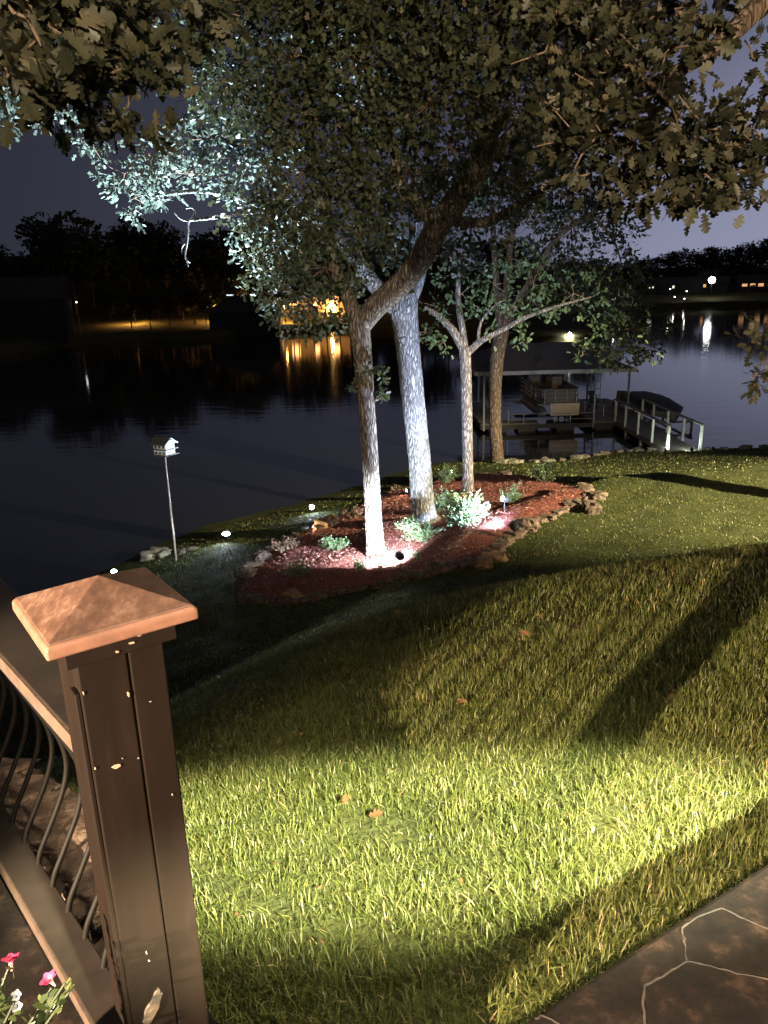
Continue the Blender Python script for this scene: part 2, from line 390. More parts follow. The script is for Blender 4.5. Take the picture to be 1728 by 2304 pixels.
# ------------------------------------------------------------------ setting
# near ground: one sheet with a non-uniform grid, running down under the water
def axis(lo, hi, c0, c1, d0, g):
    xs = list(np.arange(c0, c1+1e-6, d0)); st = d0; x = c1
    while x < hi: st *= g; x += st; xs.append(min(x, hi))
    st = d0; x = c0
    while x > lo: st *= g; x -= st; xs.insert(0, max(x, lo))
    return np.array(xs)
PATIO = [(7,5.22),(.9975,1.65),(.258,1.21),(-.29,.885),(-.31,1.15),(-.42,1.28),(-.56,1.55),(-.924,1.85),(-1.254,2.08),(-3.4,3.72),(-3.4,-11.5),(7,-11.5)]
BED_PX = [(543,1338),(562,1352),(610,1358),(680,1356),(760,1337),(860,1321),(950,1300),(1050,1274),(1110,1250),(1140,1218),(1200,1184),(1262,1155),(1322,1118),(1312,1098),(1240,1083),(1130,1072),(1020,1078),(930,1098),(840,1128),(770,1165),(700,1196),(640,1218),(592,1258),(562,1295)]
BED = [tuple(on(*p)[:2]) for p in BED_PX]
def zbed(x, y):
    d = d_poly(x, y, BED); ins = in_poly(x, y, BED)
    return zg(x, y)+np.where(ins, .05+.10*np.clip(d/.8, 0, 1), 0)
xs = axis(-70, 90, -5, 9, .16, 1.09); ys = axis(-14, 60, .2, 22, .16, 1.09)
X, Y = np.meshgrid(xs, ys); Z = np.maximum(zg(X, Y), -2.0)
PIN = in_poly(X, Y, PATIO) | (Y < -1); Z = np.where(PIN, np.minimum(Z, 5.3), Z)
nx, ny = len(xs), len(ys); I = np.arange(nx*ny).reshape(ny, nx)
quads = np.stack([I[:-1,:-1], I[:-1,1:], I[1:,1:], I[1:,:-1]], -1).reshape(-1, 4)
o = mesh_np('ground', np.stack([X, Y, Z], -1).reshape(-1, 3), quads.ravel(), np.full(len(quads), 4), M['ground'], smooth=True)
tag(o, kind='structure')

o = MB().add([(-900,-100,0),(900,-100,0),(900,900,0),(-900,900,0)], [(0,1,2,3)]).build('water', M['water']); tag(o, kind='structure')

FARSH_PX = [(-700,880),(-200,830),(0,800),(200,773),(430,763),(640,750),(760,741),(900,744),(1040,764),(1150,776),(1282,779),(1345,772),(1395,706),(1440,696),(1560,691),(1728,688),(2300,672)]
FARSH = np.array([atz(*p, 0)[:2] for p in FARSH_PX])
def far_at(px, e):
    """world point on the far bank behind waterline pixel column px, e metres inland; with its ground height"""
    pts = np.array(FARSH_PX, float); py = np.interp(px, pts[:,0], pts[:,1])
    a = atz(px, py, 0)[:2]; u = a/np.linalg.norm(a); p = a+u*e
    return np.array([p[0], p[1], far_z(e, px)])
ROWS = [(-3,-1.5),(0,-.05),(.5,1.0),(1.1,1.25),(6,1.55),(16,2.2),(30,3.2),(44,6.5),(62,13),(120,17),(400,22)]
def far_z(e, px=0):
    z = float(np.interp(e, [r[0] for r in ROWS], [r[1] for r in ROWS]))
    return z if z < 3.2 else 3.2+(z-3.2)*float(np.interp(px, [650, 1050], [1., .55]))
px_f = np.concatenate([np.linspace(FARSH_PX[0][0], FARSH_PX[-1][0], 120)])
V = []
for ex, zz in ROWS:
    for px in px_f:
        p = far_at(px, ex); V.append((p[0], p[1], (zz if ex < 1.2 else p[2])+(random.uniform(-.12,.12) if ex > 0 else 0)))
nfx = len(px_f); I = np.arange(len(V)).reshape(len(ROWS), nfx)
quads = np.stack([I[:-1,:-1], I[:-1,1:], I[1:,1:], I[1:,:-1]], -1).reshape(-1, 4)
o = mesh_np('far_bank', V, quads.ravel(), np.full(len(quads), 4), M['far_lawn'], smooth=True); tag(o, kind='structure')

# patio slab with its dropped outer face
top = 6.0
mb = MB(); nP = len(PATIO)
mb.add([(x, y, top) for x, y in PATIO]+[(x, y, 5.0) for x, y in PATIO],
       [tuple(reversed(range(nP)))]+[(i, (i+1) % nP, (i+1) % nP+nP, i+nP) for i in range(nP)])
o = mb.build('patio', M['flag'], bevel=.012); tag(o, kind='structure')

# raised mortar joints between the flagstones
M['mortar'] = noise_col(mat('mortar', (.25,.17,.12), .9), [(.36,(.004,.0024,.0018)),(.5,(.012,.0078,.0056)),(.66,(.036,.0235,.017))], 7, 6, bump=.5, bscale=70, dist=.004)  # tone contrast also paints patches of light along the joints
JT = [[(1205,2292),(1222,2284),(1260,2304)],[(1455,2330),(1447,2260),(1452,2216),(1500,2190),(1546,2162),(1600,2174),(1660,2190),(1740,2206)],[(1546,2162),(1541,2120),(1534,2088),(1568,2062),(1624,2043),(1680,2070),(1740,2094)],
      [(1740,2206),(1800,2320)],[(1740,2094),(1850,2060),(1900,1960)],[(1850,2060),(2000,2120),(2120,2080),(2200,1980)],[(2000,2120),(2010,2260),(1800,2320)],[(1800,2320),(1780,2450),(1560,2560)],[(2010,2260),(2180,2330)],[(1780,2450),(2000,2560)],[(2120,2080),(2300,2150)]]
mb = MB()
for J in JT:
    P = [Vector(atz(px, py, top)) for px, py in J]; Q = []
    for a_, b_ in zip(P[:-1], P[1:]):
        for k in range(4): Q.append(a_+(b_-a_)*(k/4)+Vector((random.uniform(-.002,.002), random.uniform(-.002,.002), 0)))
    Q.append(P[-1]); V = []; W_ = .0026
    for i_, q_ in enumerate(Q):
        d_ = (Q[min(i_+1,len(Q)-1)]-Q[max(i_-1,0)]).normalized(); n_ = Vector((d_.y,-d_.x,0)); w_ = W_*random.uniform(.45,1.4)
        for o_, z_ in ((-1.6,-.004),(-.8,.0012),(.8,.0015),(1.6,-.004)): V.append(q_+n_*w_*o_+Vector((0,0,z_)))
    mb.add(V, [(4*i_+k, 4*i_+k+1, 4*i_+k+5, 4*i_+k+4) for i_ in range(len(Q)-1) for k in range(3)])
o = mb.build('patio_mortar', M['mortar'], smooth=True); tag(o, kind='structure')

# mulch bed surface
bx = np.array([p[0] for p in BED]); by = np.array([p[1] for p in BED])
gx = np.arange(bx.min(), bx.max(), .09); gy = np.arange(by.min(), by.max(), .09)
X, Y = np.meshgrid(gx, gy); ins = in_poly(X, Y, BED)
Z = zbed(X, Y)+.012+rng.normal(0, .012, X.shape)
I = np.arange(X.size).reshape(X.shape)
q = np.stack([I[:-1,:-1], I[:-1,1:], I[1:,1:], I[1:,:-1]], -1).reshape(-1, 4)
keep = ins.ravel()[q].all(1); q = q[keep]
used = np.unique(q); remap = np.zeros(X.size, int); remap[used] = np.arange(len(used))
o = mesh_np('mulch_bed', np.stack([X, Y, Z], -1).reshape(-1, 3)[used], remap[q].ravel(), np.full(len(q), 4), M['mulch'], smooth=True)
tag(o, kind='structure')
# mulch chips
N = 36000
cx = rng.uniform(bx.min(), bx.max(), N); cy = rng.uniform(by.min(), by.max(), N); k = in_poly(cx, cy, BED); cx, cy = cx[k], cy[k]; N = len(cx)
cz = zbed(cx, cy)+.03
L = rng.uniform(.02, .075, N); Wd = rng.uniform(.006, .015, N); a = rng.uniform(0, 6.28, N); tl = rng.normal(0, .35, N)
dx = np.stack([np.cos(a)*np.cos(tl), np.sin(a)*np.cos(tl), np.sin(tl)], -1); dy = np.stack([-np.sin(a), np.cos(a), rng.normal(0,.4,N)], -1)
c = np.stack([cx, cy, cz], -1)
V = np.stack([c-dx*L[:,None]/2-dy*Wd[:,None]/2, c+dx*L[:,None]/2-dy*Wd[:,None]/2, c+dx*L[:,None]/2+dy*Wd[:,None]/2, c-dx*L[:,None]/2+dy*Wd[:,None]/2], 1).reshape(-1, 3)
o = mesh_np('mulch', V, np.arange(4*N), np.full(N, 4), M['chip'], attr=np.repeat(rng.random(N), 4)); tag(o, kind='stuff', label='loose red wood mulch chips covering the planting bed', cat='mulch')

# ------------------------------------------------------------------ grass blades
def in_view(x, y, z, mx=760, my=260):
    v = np.stack([x, y, z], -1)-CAM; D = v@FW
    u = CX+F*(v@RT)/np.maximum(D, .1); w = CY-F*(v@UP)/np.maximum(D, .1)
    return (D > .2) & (u > -mx) & (u < 1728+mx) & (w > 900) & (w < 2304+my)
def blades(N, x0, x1, y0, y1, rlo, rhi, h, w, lean):
    x = rng.uniform(x0, x1, N); y = rng.uniform(y0, y1, N); z = zg(x, y)
    r = np.hypot(x, y); d = dshore(x, y)
    k = (r >= rlo) & (r < rhi) & (d > .35) & ~in_poly(x, y, PATIO) & ~in_poly(x, y, BED)
    x, y, z = x[k], y[k], z[k]
    # keep the footing of the patio clear
    pd = d_poly(x, y, PATIO); k = (pd > .085) & in_view(x, y, z); x, y, z, pd = x[k], y[k], z[k], pd[k]
    # clumps: density and height vary
    cl = .5+.5*np.sin(x*3.1+1.3*np.sin(y*2.3))*np.sin(y*3.7+np.sin(x*1.9)); fine = .5+.5*np.sin(x*11+2*np.sin(y*7))*np.sin(y*13+np.cos(x*9))
    k = rng.random(len(x)) < .45+.3*cl+.25*fine; x, y, z, cl, fine = x[k], y[k], z[k], cl[k], fine[k]
    k = ~((np.sin(x*4.3+2*np.sin(y*3.1))*np.sin(y*5.2+1.5*np.cos(x*2.7)) > .80) & (rng.random(len(x)) < .7)); x, y, z, cl, fine = x[k], y[k], z[k], cl[k], fine[k]
    n = len(x); H = h*(.55+.5*cl*.6+.3*fine)*rng.uniform(.38, 1.45, n)
    a = rng.uniform(0, 6.28, n); la = a+rng.normal(0, .5, n); le = np.abs(rng.normal(0, lean, n))+.12
    wd = w*rng.uniform(.7, 1.35, n)
    u = np.stack([np.cos(a+1.57), np.sin(a+1.57), 0*a], -1); f = np.stack([np.cos(la), np.sin(la), 0*a], -1)
    b = np.stack([x, y, z-.01], -1); up = np.array([0,0,1.])
    P = []
    for tt, ww in ((0,1.),(.45,.9),(.8,.55)):
        c = b+up*(H*tt*(1-.25*le*tt))[:,None]+f*(H*le*tt**2)[:,None]
        P += [c-u*(wd*ww/2)[:,None], c+u*(wd*ww/2)[:,None]]
    P.append(b+up*(H*(1-.35*le)*np.where(rng.random(n) < .4, .86, 1.))[:,None]+f*(H*le)[:,None])
    V = np.stack(P, 1).reshape(-1, 3); o7 = np.arange(n)[:,None]*7
    fl = np.concatenate([o7+np.array([0,1,3,2]), o7+np.array([2,3,5,4]), o7+np.array([4,5,6])], 1).ravel()
    sz = np.tile([4,4,3], n)
    patch = .5+.5*np.sin(x*1.3+2*np.sin(y*.9))*np.sin(y*1.1+1.7)
    rv = np.clip(rng.normal(.40, .25, n)+.3*(patch-.5)+np.where(rng.random(n) < .07, .5, 0), 0, 1)
    return V, fl, sz, np.repeat(rv, 7)
parts = [blades(860000, -3.2, 6.2, .9, 6.2, 0, 4.6, .060, .0033, .6), blades(430000, -6, 9.5, 2.5, 8.5, 4.6, 8.2, .064, .0052, .6),
         blades(330000, -11, 20, 5, 24, 8.2, 22, .055, .013, .5), blades(90000, -14, 24, 14, 36, 22, 40, .055, .035, .5)]
V = np.concatenate([p[0] for p in parts]); sz = np.concatenate([p[2] for p in parts]); at = np.concatenate([p[3] for p in parts])
off = 0; fl = []
for p in parts: fl.append(p[1]+off); off += len(p[0])
o = mesh_np('grass', V, np.concatenate(fl), sz, M['grass'], attr=at); tag(o, kind='stuff', label='mown lawn grass on the slope down to the lake', cat='grass')
print('grass verts', len(V))

# ------------------------------------------------------------------ foliage
def template(kind):
    if kind == 'oak':
        h = [(.12,.04),(.17,.16),(.24,.23),(.30,.19),(.335,.09),(.39,.20),(.46,.36),(.54,.38),(.585,.26),(.60,.12),(.66,.20),(.74,.31),(.81,.27),(.845,.13),(.92,.17),(.98,.09)]
    elif kind == 'mid':
        h = [(.28,.30),(.48,.13),(.72,.32)]
    else:
        h = [(.35,.26),(.72,.2)]
    V = [(0,0,0),(1,0,-.06)]; k = len(h)
    V += [(x, y, .12*y-.06*x) for x, y in h]+[(x, -y, .12*y-.06*x) for x, y in h]
    f1 = [0]+[1][:0]+[2+i for i in range(k)]+[1]; f2 = [1]+[2+k+i for i in reversed(range(k))]+[0]
    return np.array(V, float), [tuple(reversed(f1)), tuple(reversed(f2))]
TPL = {k: template(k) for k in ('oak', 'mid', 'simple')}
def leaves(P, D, size, kind='mid', up_bias=.7):
    """P tips, D outward directions, size per leaf -> arrays"""
    n = len(P); T, Fs = TPL[kind]
    D = D/np.linalg.norm(D, axis=1, keepdims=True)
    nr = rng.normal(0, .6, (n, 3)); nr[:,2] += up_bias
    nr -= D*(nr*D).sum(1, keepdims=True); nr /= np.linalg.norm(nr, axis=1, keepdims=True)
    s = np.cross(nr, D)
    V = P[:,None,:]+size[:,None,None]*(T[None,:,0:1]*D[:,None,:]+T[None,:,1:2]*s[:,None,:]+T[None,:,2:3]*nr[:,None,:])
    k = len(T); base = np.arange(n)[:,None]*k
    fl = np.concatenate([base+np.array(f) for f in Fs], 1).ravel(); sz = np.tile([len(f) for f in Fs], n)
    rv = np.clip(rng.normal(.5, .22, n), 0, 1)
    return V.reshape(-1, 3), fl, sz, np.repeat(rv, k)
def crown(blobs, leaf, kind, per_twig=10, twig_r=.22, dens=1., tw=None, droop=.25):
    """blobs: (x,y,z,r[,n]) ; leaves sit in whorls round twig ends spread through each blob"""
    Ps, Ds = [], []; cl = []
    for bl in blobs:
        c = np.array(bl[:3]); r = bl[3]; k = bl[4] if len(bl) > 4 else 1.
        nt = max(4, int(dens*k*26*(r/.9)**2.2))
        d = rng.normal(0, 1, (nt, 3)); d /= np.linalg.norm(d, axis=1, keepdims=True)
        rad = r*rng.uniform(.25, 1.08, nt)**.75
        T = c+d*rad[:,None]*np.array([1.1, 1.1, .78])
        shade = rng.normal(0, .1)
        for i in range(nt):
            m = max(4, int(rng.normal(per_twig, 2.5)))
            dl = rng.normal(0, 1, (m, 3))+d[i]*.9; dl[:,2] -= droop
            dl /= np.linalg.norm(dl, axis=1, keepdims=True)
            Ps.append(T[i]+dl*rng.uniform(.1, 1., (m,1))*twig_r*.8+rng.normal(0, twig_r*.25, (m,3))); Ds.append(dl)
            if tw is not None and i % 3 == 0:
                mid = (T[i]+c)/2+rng.normal(0, .08*r, 3); mid[2] -= .06*r
                tw.tube([c, mid, T[i]], [.012*r+.006, .009, .004], 4, caps=False)
    P = np.concatenate(Ps); D = np.concatenate(Ds)
    return leaves(P, D, leaf*rng.uniform(.65, 1.2, len(P)), kind)
def px_blobs(L): return [(*aty(p[0], p[1], p[2]), p[3], *(p[4:] or ())) for p in L]
def smooth_path(pts, R, sub=6):
    P = [Vector(p) for p in pts]; out = []; rad = []
    for i in range(len(P)-1):
        p0 = P[max(i-1,0)]; p1 = P[i]; p2 = P[i+1]; p3 = P[min(i+2, len(P)-1)]
        for s in range(sub):
            t = s/sub
            out.append(.5*((2*p1)+(p2-p0)*t+(2*p0-5*p1+4*p2-p3)*t*t+(3*p1-p0-3*p2+p3)*t**3)); rad.append(R[i]*(1-t)+R[i+1]*t)
    out.append(P[-1]); rad.append(R[-1]); return out, rad
def pxpath(L): return [aty(*p[:3]) for p in L]
def limb(mb, L, R, n=12, lob=.03, jit=.02, world=False):
    P, r = smooth_path(L if world else pxpath(L), R); mb.tube(P, r, n, jit, lobes=lob)
def tree(name, label, trunk_mb, blobs, leaf, kind, lm, bm, base, group='oak trees on the lakeside slope', dens=1., per_twig=10, twig_r=.22, droop=.25, up=.7):
    t = thing(name, label, 'tree', group, base)
    twm = MB(); V, fl, sz, rv = crown(blobs, leaf, kind, per_twig, twig_r, dens, twm, droop)
    trunk_mb.build('trunk', bm, t, smooth=True)
    nv, nl = len(V), len(sz); tf = np.array(twm.f, int).reshape(-1, 4)
    V = np.concatenate([V, np.array(twm.v)]); fl = np.concatenate([fl, (tf+nv).ravel()]); sz = np.concatenate([sz, np.full(len(tf), 4)])
    rv = np.concatenate([rv, np.full(len(twm.v), .5)])
    o = mesh_np('crown', V, fl, sz, lm, t, attr=rv, mats=[lm, M['twig']], midx=np.concatenate([np.zeros(nl), np.ones(len(tf))]))
    print(name, len(sz)//2, 'leaves')
    settle(t); return t

# front oak: trunk on the near edge of the mulch bed, leader arching right over its neighbour
Y1 = float(on(845,1255)[1])-.1
g1 = aty(845, 1262, Y1)
mb = MB()
limb(mb, [(846,1275,Y1),(845,1258,Y1),(843,1225,Y1),(839,1150,Y1),(832,1020,Y1),(824,900,Y1),(816,800,Y1),(808,735,Y1),(812,700,Y1)],
     [.40,.275,.215,.195,.185,.185,.20,.235,.22], 26, .028, .02)
limb(mb, [(812,735,Y1),(845,690,Y1-.1),(905,635,Y1-.3),(950,575,Y1-.5),(985,510,Y1-.8),(1035,440,Y1-1.2),(1085,370,Y1-1.6),(1108,270,Y1-2),(1114,120,Y1-2.2),(1122,-80,Y1-2.4)],
     [.20,.235,.24,.24,.235,.225,.18,.13,.11,.09], 18, .03, .03)
limb(mb, [(805,735,Y1),(780,660,Y1+.1),(745,580,Y1+.2),(735,470,Y1+.1),(700,330,Y1-.5),(690,150,Y1-1),(640,-60,Y1-1.5)], [.17,.15,.12,.10,.08,.06,.04], 12, .03, .03)
limb(mb, [(985,510,Y1-.8),(900,420,Y1-1.2),(885,330,Y1-1.5),(830,180,Y1-2),(820,0,Y1-2.5)], [.14,.11,.09,.07,.04], 10, .03, .03)
limb(mb, [(1060,405,Y1-1.4),(1150,300,Y1-2.2),(1250,210,Y1-3),(1370,120,Y1-3.8)], [.13,.09,.06,.03], 10, .03, .03)
limb(mb, [(1000,495,Y1-.9),(1090,500,Y1-1),(1170,460,Y1-1.1),(1260,400,Y1-1.2)], [.10,.10,.08,.04], 10, .03, .03)
limb(mb, [(830,905,Y1),(858,893,Y1-.1)], [.05,.045], 8)
T1 = px_blobs([
 (640,650,Y1,.75),(700,690,Y1+.2,.6),(730,600,Y1,.8),(640,560,Y1-.2,.8),(790,620,Y1+.3,.6),(600,600,Y1,.5),(760,720,Y1+.4,.4),(680,735,Y1+.2,.3),
 (700,500,Y1-.4,.95),(800,520,Y1-.3,.9),(880,470,Y1-.5,.75),(600,480,Y1-.6,.7),(1010,560,Y1+.3,.6),(1060,500,Y1+.3,.7),
 (690,380,Y1-1,1.0),(800,390,Y1-1,1.0),(920,380,Y1-1.2,.95),(1010,330,Y1-1.6,.8),(1150,400,Y1-1,.8),(1230,340,Y1-1.4,.8),
 (600,290,Y1-1.8,.85),(720,260,Y1-2,.95),(840,250,Y1-2,1.0),(970,230,Y1-2.2,.95),(1060,200,Y1-2.2,.8),(1180,230,Y1-2.4,.9),(1280,270,Y1-2.6,.7),
 (540,180,Y1-2.5,.8),(660,130,Y1-2.8,.9),(790,120,Y1-3,1.0),(920,100,Y1-3,1.0),(1040,70,Y1-3.2,.8),(1170,90,Y1-3.4,.9),(1300,130,Y1-3.6,.8),
 (480,60,Y1-3.2,.75),(600,10,Y1-3.4,.85),(740,-10,Y1-3.6,.95),(880,-20,Y1-3.8,.95),(1020,-40,Y1-3.8,.9),(1160,-30,Y1-4,.9),(1300,10,Y1-4.2,.85),(1420,60,Y1-4.2,.6),
 (700,-150,Y1-4,1.2),(950,-170,Y1-4,1.3),(1200,-160,Y1-4.4,1.2),(500,-120,Y1-3.8,1.0)])
tree('oak_tree', 'front oak with brightly floodlit trunk and big limb arching right across the next trunk', mb, T1, .142, 'mid', M['leaf'], M['bark'], g1, dens=2.1, per_twig=11, twig_r=.26)
# sprout tuft on the front trunk
V, fl, sz, rv = crown([(*aty(828,825,Y1-.2), .2, 2.2),(*aty(795,870,Y1-.15), .06, .5),(*aty(862,888,Y1-.2), .05, .4),(*aty(852,845,Y1-.2), .12, 1)], .13, 'mid', 8, .1)
tuft = mesh_np('sprout_foliage', V, fl, sz, M['leaf'], bpy.data.objects['oak_tree'], attr=rv)
settle(bpy.data.objects['oak_tree'])

# second oak: thick pale trunk behind, long limb to the left over the water with hanging dead twig
Y2 = 18.6
mb = MB()
limb(mb, [(957,1182,Y2),(953,1165,Y2),(950,1130,Y2),(943,1030,Y2),(930,900,Y2),(919,790,Y2),(912,725,Y2),(906,690,Y2),(903,660,Y2)],
     [.50,.36,.30,.28,.28,.285,.31,.37,.34], 28, .025, .02)
limb(mb, [(905,690,Y2),(935,620,Y2+.3),(940,520,Y2+.5),(925,380,Y2+.5),(905,200,Y2+.4),(890,0,Y2+.2),(885,-200,Y2)], [.27,.24,.22,.18,.15,.11,.07], 16, .03, .02)
limb(mb, [(900,700,Y2),(850,650,Y2-.2),(790,570,Y2-.3),(720,500,Y2-.3),(650,468,Y2-.3),(590,462,Y2-.3),(520,438,Y2-.2),(440,430,Y2),(350,440,Y2)], [.24,.19,.16,.13,.10,.075,.06,.05,.03], 12, .03, .03)
limb(mb, [(650,468,Y2-.3),(570,476,Y2-.35),(490,488,Y2-.4),(430,495,Y2-.4)], [.07,.055,.045,.035], 8, .03, .04)
limb(mb, [(730,505,Y2-.3),(640,400,Y2-.4),(540,330,Y2-.5),(420,300,Y2-.5),(300,340,Y2-.3)], [.11,.08,.06,.04,.02], 9, .03, .03)
limb(mb, [(640,400,Y2-.4),(560,250,Y2-.8),(450,150,Y2-1.2),(330,120,Y2-1.5)], [.07,.05,.035,.02], 8, .03, .03)
T2 = px_blobs([
 (560,330,Y2-.4,.75),(470,310,Y2-.5,.7),(395,330,Y2-.5,.65),(330,345,Y2-.4,.6),(280,390,Y2-.2,.55),(350,410,Y2,.6),(440,390,Y2-.2,.65),(540,400,Y2-.2,.65),(300,445,Y2,.42),(370,455,Y2,.35),(250,420,Y2-.1,.35),
 (600,440,Y2-.3,.4),(520,460,Y2-.3,.28),(620,350,Y2-.3,.6),(440,270,Y2-.6,.4),(210,330,Y2-.2,.4,.6),(180,310,Y2-.2,.35,.5),(300,480,Y2,.2),
 (545,520,Y2-.2,.25,1),(590,555,Y2-.2,.35),(545,575,Y2-.2,.16,1.5),(650,520,Y2-.2,.5),(890,560,Y2+.3,.6),(1000,450,Y2+.4,.7),(850,520,Y2+.3,.6),
 (420,120,Y2-1.2,.7),(500,160,Y2-1.2,.7),(440,180,Y2-1,.5),(360,160,Y2-1.2,.5),(380,60,Y2-1.4,.8),(560,60,Y2-1,1.),(900,240,Y2,1.1),(980,100,Y2,1.2),(780,80,Y2,1.2),
 (40,240,Y2-1.5,.6),(90,250,Y2-1.5,.45),(20,200,Y2-1.5,.6),(140,250,Y2-1.5,.35,.6),(240,60,Y2-1.5,.7,.8)])
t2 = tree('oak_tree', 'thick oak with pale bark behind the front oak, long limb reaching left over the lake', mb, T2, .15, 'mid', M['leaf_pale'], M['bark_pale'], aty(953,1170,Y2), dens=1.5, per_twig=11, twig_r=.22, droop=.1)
mb = MB()
limb(mb, [(432,494,Y2-.4),(424,500,Y2-.4),(423,530,Y2-.4),(419,556,Y2-.4),(417,580,Y2-.4),(428,592,Y2-.42)], [.032,.03,.026,.022,.016,.008], 7, .0, .1)
limb(mb, [(424,500,Y2-.4),(438,480,Y2-.4),(432,468,Y2-.4),(418,470,Y2-.4)], [.024,.018,.012,.006], 6, 0, .1)
limb(mb, [(424,498,Y2-.4),(405,492,Y2-.4),(392,478,Y2-.4)], [.02,.014,.006], 6, 0, .1)
limb(mb, [(421,545,Y2-.4),(410,556,Y2-.4),(408,570,Y2-.4)], [.013,.01,.005], 5, 0, .1)
limb(mb, [(417,580,Y2-.4),(424,600,Y2-.4)], [.012,.005], 5, 0, .1)
mb.build('dead_twig', M['deadwood'], t2, smooth=True); settle(t2)

# slim oak with a low fork at the back of the bed
Y3 = float(on(1052,1120)[1])
mb = MB()
limb(mb, [(1053,1132,Y3),(1053,1118,Y3),(1052,1060,Y3),(1051,960,Y3),(1049,870,Y3),(1047,810,Y3),(1046,780,Y3)], [.30,.205,.165,.16,.16,.165,.18], 20, .03, .02)
limb(mb, [(1046,795,Y3),(1020,745,Y3-.1),(985,710,Y3-.1),(955,690,Y3-.2)], [.13,.12,.085,.04], 10, .03, .03)
limb(mb, [(1050,795,Y3),(1085,765,Y3-.1),(1130,742,Y3-.2),(1180,715,Y3-.3),(1250,690,Y3-.4),(1330,668,Y3-.4)], [.13,.10,.085,.065,.045,.02], 10, .03, .03)
limb(mb, [(1047,790,Y3),(1040,740,Y3),(1030,660,Y3),(1040,560,Y3),(1050,430,Y3),(1060,300,Y3)], [.12,.10,.08,.07,.06,.03], 10, .03, .03)
limb(mb, [(1075,770,Y3-.1),(1082,725,Y3-.2),(1105,695,Y3-.2),(1135,672,Y3-.2)], [.05,.045,.035,.015], 7, .03, .04)
T3 = px_blobs([
 (960,745,Y3-.2,.55),(1000,770,Y3-.2,.4),(985,690,Y3-.2,.55),(1040,660,Y3,.6),(1075,690,Y3-.2,.5),(1110,640,Y3,.7),(1060,610,Y3,.5),(1160,690,Y3-.2,.6),(1095,745,Y3-.3,.3),
 (1200,640,Y3,.7),(1230,700,Y3-.3,.5),(1290,660,Y3-.3,.7),(1180,740,Y3-.3,.4),(1320,730,Y3-.3,.4),(1360,700,Y3-.3,.6,.7),(1410,740,Y3-.3,.6,.7),(1340,750,Y3-.3,.5,.7),(1450,780,Y3-.3,.5,.7),(1390,780,Y3-.3,.5,.8),
 (1140,580,Y3+.2,.6),(1010,620,Y3,.4),(1340,640,Y3-.2,.5,.7),(1060,470,Y3,.6,.7),(1050,380,Y3,.7,.7),(1420,690,Y3-.3,.5,.6),(1310,800,Y3-.3,.35,.7),(1360,815,Y3-.3,.35,.7),(1180,775,Y3-.3,.25,.7)])
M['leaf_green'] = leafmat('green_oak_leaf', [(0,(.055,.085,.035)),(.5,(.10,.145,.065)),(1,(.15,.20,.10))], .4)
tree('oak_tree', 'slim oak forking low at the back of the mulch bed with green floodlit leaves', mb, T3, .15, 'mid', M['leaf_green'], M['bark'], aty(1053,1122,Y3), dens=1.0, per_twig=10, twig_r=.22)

# dark oak at the water's edge by the dock
Y4 = 30.9
mb = MB()
limb(mb, [(1122,1066,Y4),(1121,1048,Y4),(1118,1025,Y4),(1114,950,Y4),(1114,870,Y4),(1120,800,Y4),(1128,750,Y4),(1132,700,Y4)], [.42,.34,.27,.25,.25,.27,.30,.27], 20, .04, .03)
limb(mb, [(1128,745,Y4),(1118,650,Y4),(1112,560,Y4),(1106,450,Y4)], [.2,.15,.12,.08], 10, .03, .03)
limb(mb, [(1130,740,Y4),(1140,640,Y4),(1150,540,Y4),(1170,420,Y4)], [.2,.15,.12,.06], 10, .03, .03)
limb(mb, [(1134,730,Y4),(1200,620,Y4-.5),(1250,540,Y4-1),(1330,480,Y4-1.2),(1400,450,Y4-1.2)], [.2,.13,.10,.07,.03], 10, .03, .03)
limb(mb, [(1330,480,Y4-1.2),(1380,540,Y4-1.2),(1400,600,Y4-1.2)], [.06,.05,.02], 7, .03, .03)
T4 = px_blobs([
 (1150,440,Y4,1.3,.6),(1240,420,Y4-.6,1.3,.7),(1200,500,Y4,1.1,.6),(1290,500,Y4-1,1.1,.8),(1330,430,Y4-1,1.0,.9),(1370,490,Y4-1.2,.8,.8),(1405,525,Y4-1.2,.65,.7),(1420,560,Y4-1.2,.45,.6),(1390,600,Y4-1.2,.5,.6),(1310,590,Y4-1,1.0,.8),
 (1230,590,Y4-.4,1.1,.7),(1350,640,Y4-1,.9,.7),(1400,700,Y4-2,.9,.8),(1450,770,Y4-2.2,.7,.8),(1370,750,Y4-2,.7,.8),(1400,790,Y4-2.2,.6,.8),(1480,740,Y4-2.2,.5,.6),(1440,620,Y4-1.4,.6,.7),(1200,680,Y4-1,.8,.6),(1270,660,Y4-.8,.9,.7),(1100,380,Y4,1.4,.7),(1250,300,Y4-.6,1.6,.7),(1150,250,Y4,1.6,.6),(1050,420,Y4,1.1,.6),(1420,660,Y4-1,.7,.6)])
tree('oak_tree', 'dark unlit oak standing at the water edge beside the boat dock', mb, T4, .19, 'simple', M['leaf_dark'], M['bark_dark'], aty(1121,1050,Y4), dens=2.0, per_twig=11, twig_r=.32)

